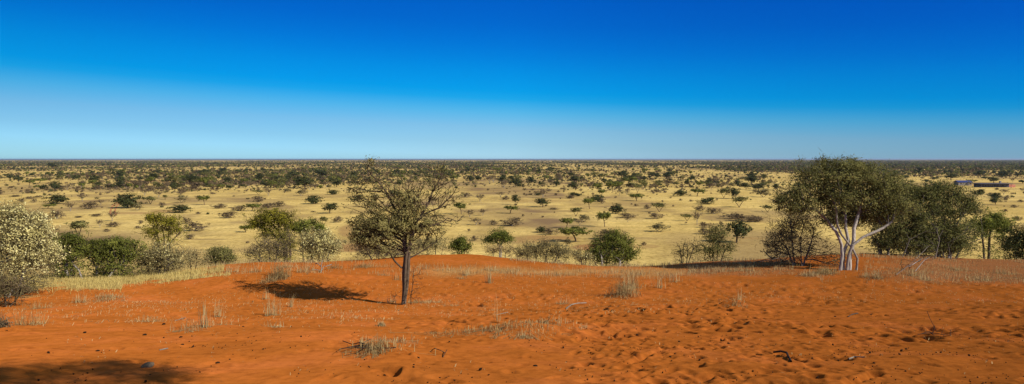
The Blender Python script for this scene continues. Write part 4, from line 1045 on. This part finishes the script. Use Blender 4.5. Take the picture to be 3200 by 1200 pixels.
def field(name, label, specs, mat, width=.012, cat='grass'):
    """dense ground cover: specs of (px0, py0, px1, py1, n, height, lean, clump)"""
    rng = np.random.default_rng(len(name) * 7 + len(specs))
    B, H_, LN = [], [], []
    for (x0, y0, x1, y1, n, h, ln, clump) in specs:
        m = int(n * 2.2)
        px = rng.uniform(x0, x1, m); py = rng.uniform(min(y0, y1), max(y0, y1), m)
        d = np.interp(py, [740, 790, 810, 840, 860, 880, 900, 930, 960, 1000, 1050, 1100, 1200], [40, 36, 33.5, 30.5, 28.6, 26.6, 24.9, 22.9, 21.1, 18.3, 15.0, 11.9, 6.3])
        d = d + rng.normal(0, .4, m)
        x = (px - 1600) / F * d
        keep = fbm(x * clump, d * clump, 13, 3) + rng.normal(0, .05, m) > .49
        x, d = x[keep][:n], d[keep][:n]
        B.append(np.stack([x, d, ground_z(x, d)], 1)); H_.append(h * rng.uniform(.4, 1.2, len(x))); LN.append(np.abs(rng.normal(0, ln, len(x))) if ln < 1.2 else rng.uniform(1.25, 1.6, len(x)))
    B = np.concatenate(B); H_ = np.concatenate(H_); LN = np.concatenate(LN)
    n = len(B)
    V, Q, T = blades(B, H_, LN, rng.uniform(0, 6.28, n), width * rng.uniform(.6, 1.4, n), np.clip(rng.normal(.5, .2, n), 0, 1))
    o = link(name, raw_mesh(name, V, Q, {'tint': ('FACE', T)}), M[mat])
    return tag(o, label, cat, kind='stuff')
field('yellow_grass', 'soft yellow grass on the apron below the left trees', [(90, 832, 620, 876, 13000, .24, .6, .5), (60, 865, 380, 905, 3800, .18, .8, 1.2), (300, 860, 720, 885, 1600, .16, .9, 1.6), (420, 820, 700, 862, 3200, .22, .6, .9), (-200, 840, 120, 915, 3000, .3, .6, .8)], 'grass_yellow')
field('dry_grass', 'thin dry straw standing along the crest and right shoulder', [(1280, 838, 2160, 862, 2100, .22, .6, 1.6), (640, 830, 1250, 860, 900, .20, .8, 1.6), (2150, 812, 2480, 850, 2200, .20, .8, 1.2), (2700, 800, 3260, 882, 1500, .20, 1.0, 1.4), (2560, 850, 3000, 880, 600, .2, .9, 1.6),
      (640, 800, 1000, 840, 400, .2, .7, 1.4), (1700, 805, 2200, 835, 500, .18, .6, 1.4)], 'straw', .010)
field('grey_grass', 'grey matted dry grass below the dark thicket', [(2700, 800, 3260, 880, 3200, .13, 1.3, 1.1), (2150, 815, 2500, 850, 1800, .13, 1.2, 1.1)], 'straw_grey', .012)
field('crest_grass', 'ragged straw fringe breaking the line of the dune crest', [(430, 812, 1130, 800, 900, .24, .7, 1.3), (1590, 794, 2420, 808, 1500, .22, .7, 1.3), (2420, 780, 3250, 795, 1400, .24, .7, 1.3)], 'straw', .012)
field('straw_litter', 'bits of dry straw littering the red sand', [(0, 890, 1250, 1060, 3200, .15, 1.3, 1.7), (1250, 850, 2200, 1020, 2600, .13, 1.3, 1.7), (2200, 870, 3200, 960, 1300, .12, 1.35, 1.7), (200, 1060, 3200, 1180, 420, .07, 1.45, 1.7)], 'straw', .008, 'litter')
def chips():
    rng = np.random.default_rng(55)
    V, Q, o = [], [], 0
    oc = np.array([[1, 0, 0], [0, 1, 0], [-1, 0, 0], [0, -1, 0], [0, 0, 1], [0, 0, -1]], float)
    ft = [[0, 1, 4], [1, 2, 4], [2, 3, 4], [3, 0, 4], [1, 0, 5], [2, 1, 5], [3, 2, 5], [0, 3, 5]]
    n = 0
    while n < 1700:
        d = 1 / rng.uniform(1 / 26.0, 1 / 5.8)
        t = rng.uniform(-.76, .78)
        x = t * d
        w = .25 + .75 * float(sstep(-.25, .45, t))
        w *= .08 + 4.5 * max(0, float(fbm(np.array([x * 1.1]), np.array([d * .8]), 63, 3)[0]) - .47)
        if rng.random() > w:
            continue
        s = rng.uniform(.006, .012) * (1 if rng.random() < .93 else 2.0)
        R = rng.normal(size=(3, 3)); qm, _ = np.linalg.qr(R)
        v = (oc * np.array([s * rng.uniform(.8, 1.7), s, s * .8]) * .85) @ qm + [x, d, gz(x, d) + s * .55]
        V.append(v); Q += [[a + o, b + o, c + o] for a, b, c in ft]; o += 6; n += 1
    ob = link('dung_pellets', raw_mesh('dung_pellets', np.concatenate(V), Q, None, True, 3), M['dung'])
    tag(ob, 'tiny dark droppings and chips sprinkled over the trampled sand', 'droppings', kind='stuff')
chips()
# single stones, sticks and dead wood
def clod(name, label, cat, px, py, s, mat, seed=0, group=None):
    rng = np.random.default_rng(int(px + py) + seed)
    q = hit(px, py)
    import bmesh
    bm = bmesh.new()
    bmesh.ops.create_icosphere(bm, subdivisions=3, radius=1)
    for v in bm.verts:
        k = 1 + .35 * (float(vnoise(v.co.x * 1.7 + 9, v.co.y * 1.7 + v.co.z * 1.3 + seed)) - .5) + .2 * (float(vnoise(v.co.x * 4 + 3, v.co.z * 4 + v.co.y * 3)) - .5)
        v.co = Vector((v.co.x * s * 1.25 * k, v.co.y * s * k, v.co.z * s * .6 * k))
    me = bpy.data.meshes.new(name); bm.to_mesh(me); bm.free()
    o = link(name, me, M[mat])
    o.location = (float(q[0]), float(q[1]), float(q[2] + s * .3)); o.rotation_euler = (0, 0, float(rng.uniform(0, 6)))
    return tag(o, label, cat, group)
clod('stone', 'grey-brown fist-sized stone on smooth sand at lower left', 'stone', 462, 1148, .055, 'stone')
for px, py, s, lab in ((1673, 1146, .045, 'dark lump of dung low in the middle foreground'), (512, 1014, .06, 'dark dung lump left of the straw stubble'), (1520 - 950, 1078, .035, 'dark dung lump on bare sand at lower left'), (305, 1098, .04, 'lone dark dung lump on the far left sand'), (565, 1055, .045, 'dark dung lump beneath the straw stubble'),
                       (452, 1048, .06, 'flattened dung lump in the lower left slope'), (265, 1040, .05, 'dung lump below the flat straw wisps'), (760, 1022, .045, 'dung lump between two straw wisps'), (2390, 972, .07, 'dark lump beside the small sand mound'), (2718, 985, .075, 'dark round lump right of the bleached bone'), (2610, 990, .05, 'small dark lump left of the bleached bone'),
                       (2658, 922, .06, 'black lump below the white-trunked tree'), (2757, 1064, .045, 'dark lump on open sand at lower right'), (680, 1136, .04, 'brown clod between the two bottom shadows'), (790, 944, .05, 'dung lump on the left of the tree shadow')):
    clod('dung_lump', lab, 'dung', px, py, s * .48, 'dung', 3, 'dung lumps on the sand')
def stick(name, label, cat, lines, mat, r=.02, group=None, lift=.5, twig=0):
    """bent stick through ground pixels; lines of (px, py, height above the sand)"""
    rng = np.random.default_rng(int(lines[0][0][0]))
    base = hit(lines[0][0][0], lines[0][0][1])
    st = []
    for ln in lines:
        L_ = []
        for (px, py, h) in ln:
            q = hit(px, py) if h < .001 else None
            if q is None:
                q = hit(px, py)
            L_.append(np.array([q[0], q[1], q[2] + h + r * lift]) - base)
        st.append(L_)
    ends = np.concatenate([np.array(l)[-2:] for l in st])
    pts = ends[rng.integers(0, len(ends), twig)] + rng.normal(0, .22, (twig, 3)) * [1, 1, .5] if twig else np.zeros((0, 3))
    if twig:
        pts[:, 2] = np.maximum(pts[:, 2], .02)
    A, par, tip = grow(st, pts, .2, .08, .12, rng)
    wm, _ = wood_mesh(name, A, par, r * (.35 if twig else .6), .30, r, 6, r, 1.0)
    # blunt taper at the loose ends comes from the last rings
    o = link(name, wm, M[mat])
    o.location = tuple(float(v) for v in base)
    return tag(o, label, cat, group)
stick('dead_stick', 'pale fallen stick lying on sand right of centre', 'stick', [[(1768, 967, 0), (1785, 957, .03), (1808, 954, .05), (1832, 951, .03)]], 'bark_dead', .028)
stick('dead_stick', 'dark charred stick in the right foreground', 'stick', [[(2418, 1103, 0), (2440, 1108, .03), (2458, 1118, .05), (2472, 1132, 0)]], 'bark_burnt', .02)
stick('bone', 'bleached bone on open sand at right', 'bone', [[(2650, 991, 0), (2665, 986, .02), (2681, 983, .02)]], 'bark_white', .022)
stick('dead_stick', 'short pale stick at the bottom right foreground', 'stick', [[(2652, 1124, 0), (2670, 1122, .015), (2700, 1125, .02)]], 'bark_dead', .016)
stick('dead_stick', 'thin curled root on sand right of the dark cushion tuft', 'stick', [[(1358, 1090, 0), (1360, 1103, .05), (1378, 1110, .05), (1392, 1110, .02)], [(1384, 1118, 0), (1396, 1102, .03)]], 'bark_dark', .008)
stick('dead_stick', 'thin straw-coloured stick on sand left of the bottom shadow', 'stick', [[(498, 1096, 0), (525, 1093, .01)]], 'bark_dead', .014)
stick('dead_stick', 'faint lying stem near the straw stubble', 'stick', [[(545, 1004, 0), (580, 997, .03)]], 'bark_dead', .012)
stick('dead_stick', 'pale lying twig left of the middle mound', 'stick', [[(1550, 986, 0), (1570, 983, .02), (1588, 980, .03)]], 'bark_dead', .014)
stick('dead_branch', 'dark fallen branch lying in the shade left of the white-trunked tree', 'branch', [[(2360, 822, .02), (2410, 815, .12), (2450, 812, .14), (2500, 806, .35), (2545, 812, .2)], [(2500, 806, .32), (2470, 806, .5), (2455, 815, .3)], [(2410, 815, .1), (2390, 812, .35)]], 'bark_burnt', .05, twig=24)
stick('dead_branch', 'pale dead twigs beside the dark fallen branch', 'branch', [[(2370, 820, .02), (2430, 818, .14), (2470, 822, .1)], [(2430, 818, .12), (2440, 810, .3)]], 'bark_dead', .022, twig=24)
stick('dead_branch', 'thin grey bush of dead twigs on the right shoulder', 'branch', [[(2800, 862, .02), (2850, 840, .25), (2900, 820, .75)], [(2840, 845, .15), (2890, 835, .45)], [(2860, 850, .02), (2890, 840, .4), (2910, 838, .5)]], 'bark_grey', .018, twig=70)
stick('dead_stump', 'pale dead stump on the crest left of the lone tree', 'stump', [[(1005, 852, -.05), (1004, 850, .25), (1008, 848, .45)], [(1000, 852, -.05), (1012, 849, .2)], [(1004, 850, .2), (992, 848, .32)]], 'bark_dead', .05, twig=5)
stick('dead_branch', 'black twisted twig lying beside the dark cushion tuft', 'branch', [[(1150, 1090, .03), (1125, 1086, .05), (1100, 1084, .02)], [(1150, 1092, .03), (1120, 1091, .03)]], 'bark_burnt', .016, twig=10)
stick('dead_branch', 'low scatter of dark twigs in the right foreground', 'branch', [[(2868, 1048, .01), (2910, 1046, .03), (2945, 1050, .02)], [(2910, 1046, .02), (2930, 1058, .01)]], 'bark_burnt', .013, twig=16)
# dark bush added in place of a shadow at the far left edge
plant('twiggy_bush', 'added dark bush standing in for a shadow at the left edge of the sand', 'bush', (-22, 1078), 13.2, [(-34, 1036, 40, 36, 110, 4), (8, 1040, 20, 34, 60, 3)], fan(-30, 1080, [(-50, 1030), (-20, 1010), (10, 1030)], w=20), leaf='leaf_brown', bark='bark_burnt', size=(.04, .016), spread=.06,
      r_tip=.004, expo=.32, wood_name='stem', crown_name='foliage', twigs=150)

# ------------------------------------------------------------------ air over the plain
_l = []
box(_l, (0, 43000, -2.5), (150000, 88000, 32))
hz = link('haze', raw_mesh('haze', _l[0][0], _l[0][1]))
hm = bpy.data.materials.new('haze'); hm.use_nodes = True; hm.node_tree.nodes.clear()
_o = hm.node_tree.nodes.new('ShaderNodeOutputMaterial'); _v = hm.node_tree.nodes.new('ShaderNodeVolumePrincipled')
_v.inputs['Color'].default_value = (.62, .78, 1.0, 1); _v.inputs['Density'].default_value = HAZE; _v.inputs['Anisotropy'].default_value = .2
hm.node_tree.links.new(_v.outputs[0], _o.inputs['Volume'])
hz.data.materials.append(hm)
tag(hz, 'thin blue air over the far plain', 'haze', kind='stuff')
# ------------------------------------------------------------------ camera, light, sky
cam = bpy.data.cameras.new('camera')
cam.sensor_width = 36; cam.lens = 25.0; cam.shift_y = (HY - 600) / 3200
cam.clip_start = .05; cam.clip_end = 200000
co = bpy.data.objects.new('camera', cam); COL.objects.link(co)
co.location = (0, 0, EYE); co.rotation_euler = (math.pi / 2, 0, 0)
scene.camera = co
ELEV = math.radians(33.5)
hxn = np.array([4.05, -2.75]) / math.hypot(4.05, 2.75)
S = Vector((hxn[0] * math.cos(ELEV), hxn[1] * math.cos(ELEV), math.sin(ELEV)))
sun = bpy.data.lights.new('sun', 'SUN'); sun.energy = 4.6; sun.angle = math.radians(.53); sun.color = (1, .93, .82)
so = bpy.data.objects.new('sun', sun); COL.objects.link(so)
so.rotation_euler = S.to_track_quat('Z', 'Y').to_euler()
w = bpy.data.worlds.new('World'); scene.world = w; w.use_nodes = True
nt = w.node_tree; nt.nodes.clear()
L = nt.links.new
out = N(nt, 'ShaderNodeOutputWorld'); bg = N(nt, 'ShaderNodeBackground', Strength=.131)
sky = N(nt, 'ShaderNodeTexSky', sky_type='NISHITA', sun_disc=False)
sky.sun_elevation = ELEV; sky.sun_rotation = math.atan2(S.x, S.y)
sky.altitude = 900; sky.air_density = 1.0; sky.dust_density = .3; sky.ozone_density = 2.0
tc = N(nt, 'ShaderNodeTexCoord'); sep = N(nt, 'ShaderNodeSeparateXYZ')
L(tc.outputs['Generated'], sep.inputs[0])
# deep polarised blue high in the view, pale near the horizon; the pale belt stands a little higher on the left
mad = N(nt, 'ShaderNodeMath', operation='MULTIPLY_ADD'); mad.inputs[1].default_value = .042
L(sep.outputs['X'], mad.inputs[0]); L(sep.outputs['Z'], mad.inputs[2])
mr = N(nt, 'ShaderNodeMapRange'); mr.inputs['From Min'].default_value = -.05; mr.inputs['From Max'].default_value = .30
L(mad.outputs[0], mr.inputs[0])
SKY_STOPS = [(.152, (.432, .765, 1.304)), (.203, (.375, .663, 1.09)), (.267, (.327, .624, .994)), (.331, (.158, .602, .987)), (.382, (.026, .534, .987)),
             (.414, (.006, .508, 1.0)), (.490, (.004, .469, .994)), (.584, (.003, .378, .965)), (.676, (.003, .316, .934)), (.766, (.003, .297, .938)), (.835, (.003, .275, .93)), (.92, (.55, .60, .95)), (1.0, (1.25, 1.12, 1.16))]  # last stops brighten the unseen sky above the view as added fill light
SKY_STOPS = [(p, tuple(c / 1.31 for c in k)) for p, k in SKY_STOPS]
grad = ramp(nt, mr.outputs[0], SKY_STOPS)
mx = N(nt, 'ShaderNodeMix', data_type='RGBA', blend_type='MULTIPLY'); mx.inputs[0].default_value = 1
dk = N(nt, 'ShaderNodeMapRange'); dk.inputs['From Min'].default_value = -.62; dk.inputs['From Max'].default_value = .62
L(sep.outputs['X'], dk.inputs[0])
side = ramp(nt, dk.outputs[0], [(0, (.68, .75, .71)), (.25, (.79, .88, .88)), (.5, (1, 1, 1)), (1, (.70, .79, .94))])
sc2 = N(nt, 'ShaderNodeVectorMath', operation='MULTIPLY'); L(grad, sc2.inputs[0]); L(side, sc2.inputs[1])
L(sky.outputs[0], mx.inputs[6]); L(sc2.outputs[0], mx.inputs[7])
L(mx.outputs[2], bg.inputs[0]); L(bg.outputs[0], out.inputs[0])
scene.view_settings.view_transform = 'Standard'; scene.view_settings.look = 'None'
scene.view_settings.exposure = 0.25; scene.view_settings.gamma = 1
scene.cycles.max_bounces = 6; scene.cycles.diffuse_bounces = 3; scene.cycles.transparent_max_bounces = 8
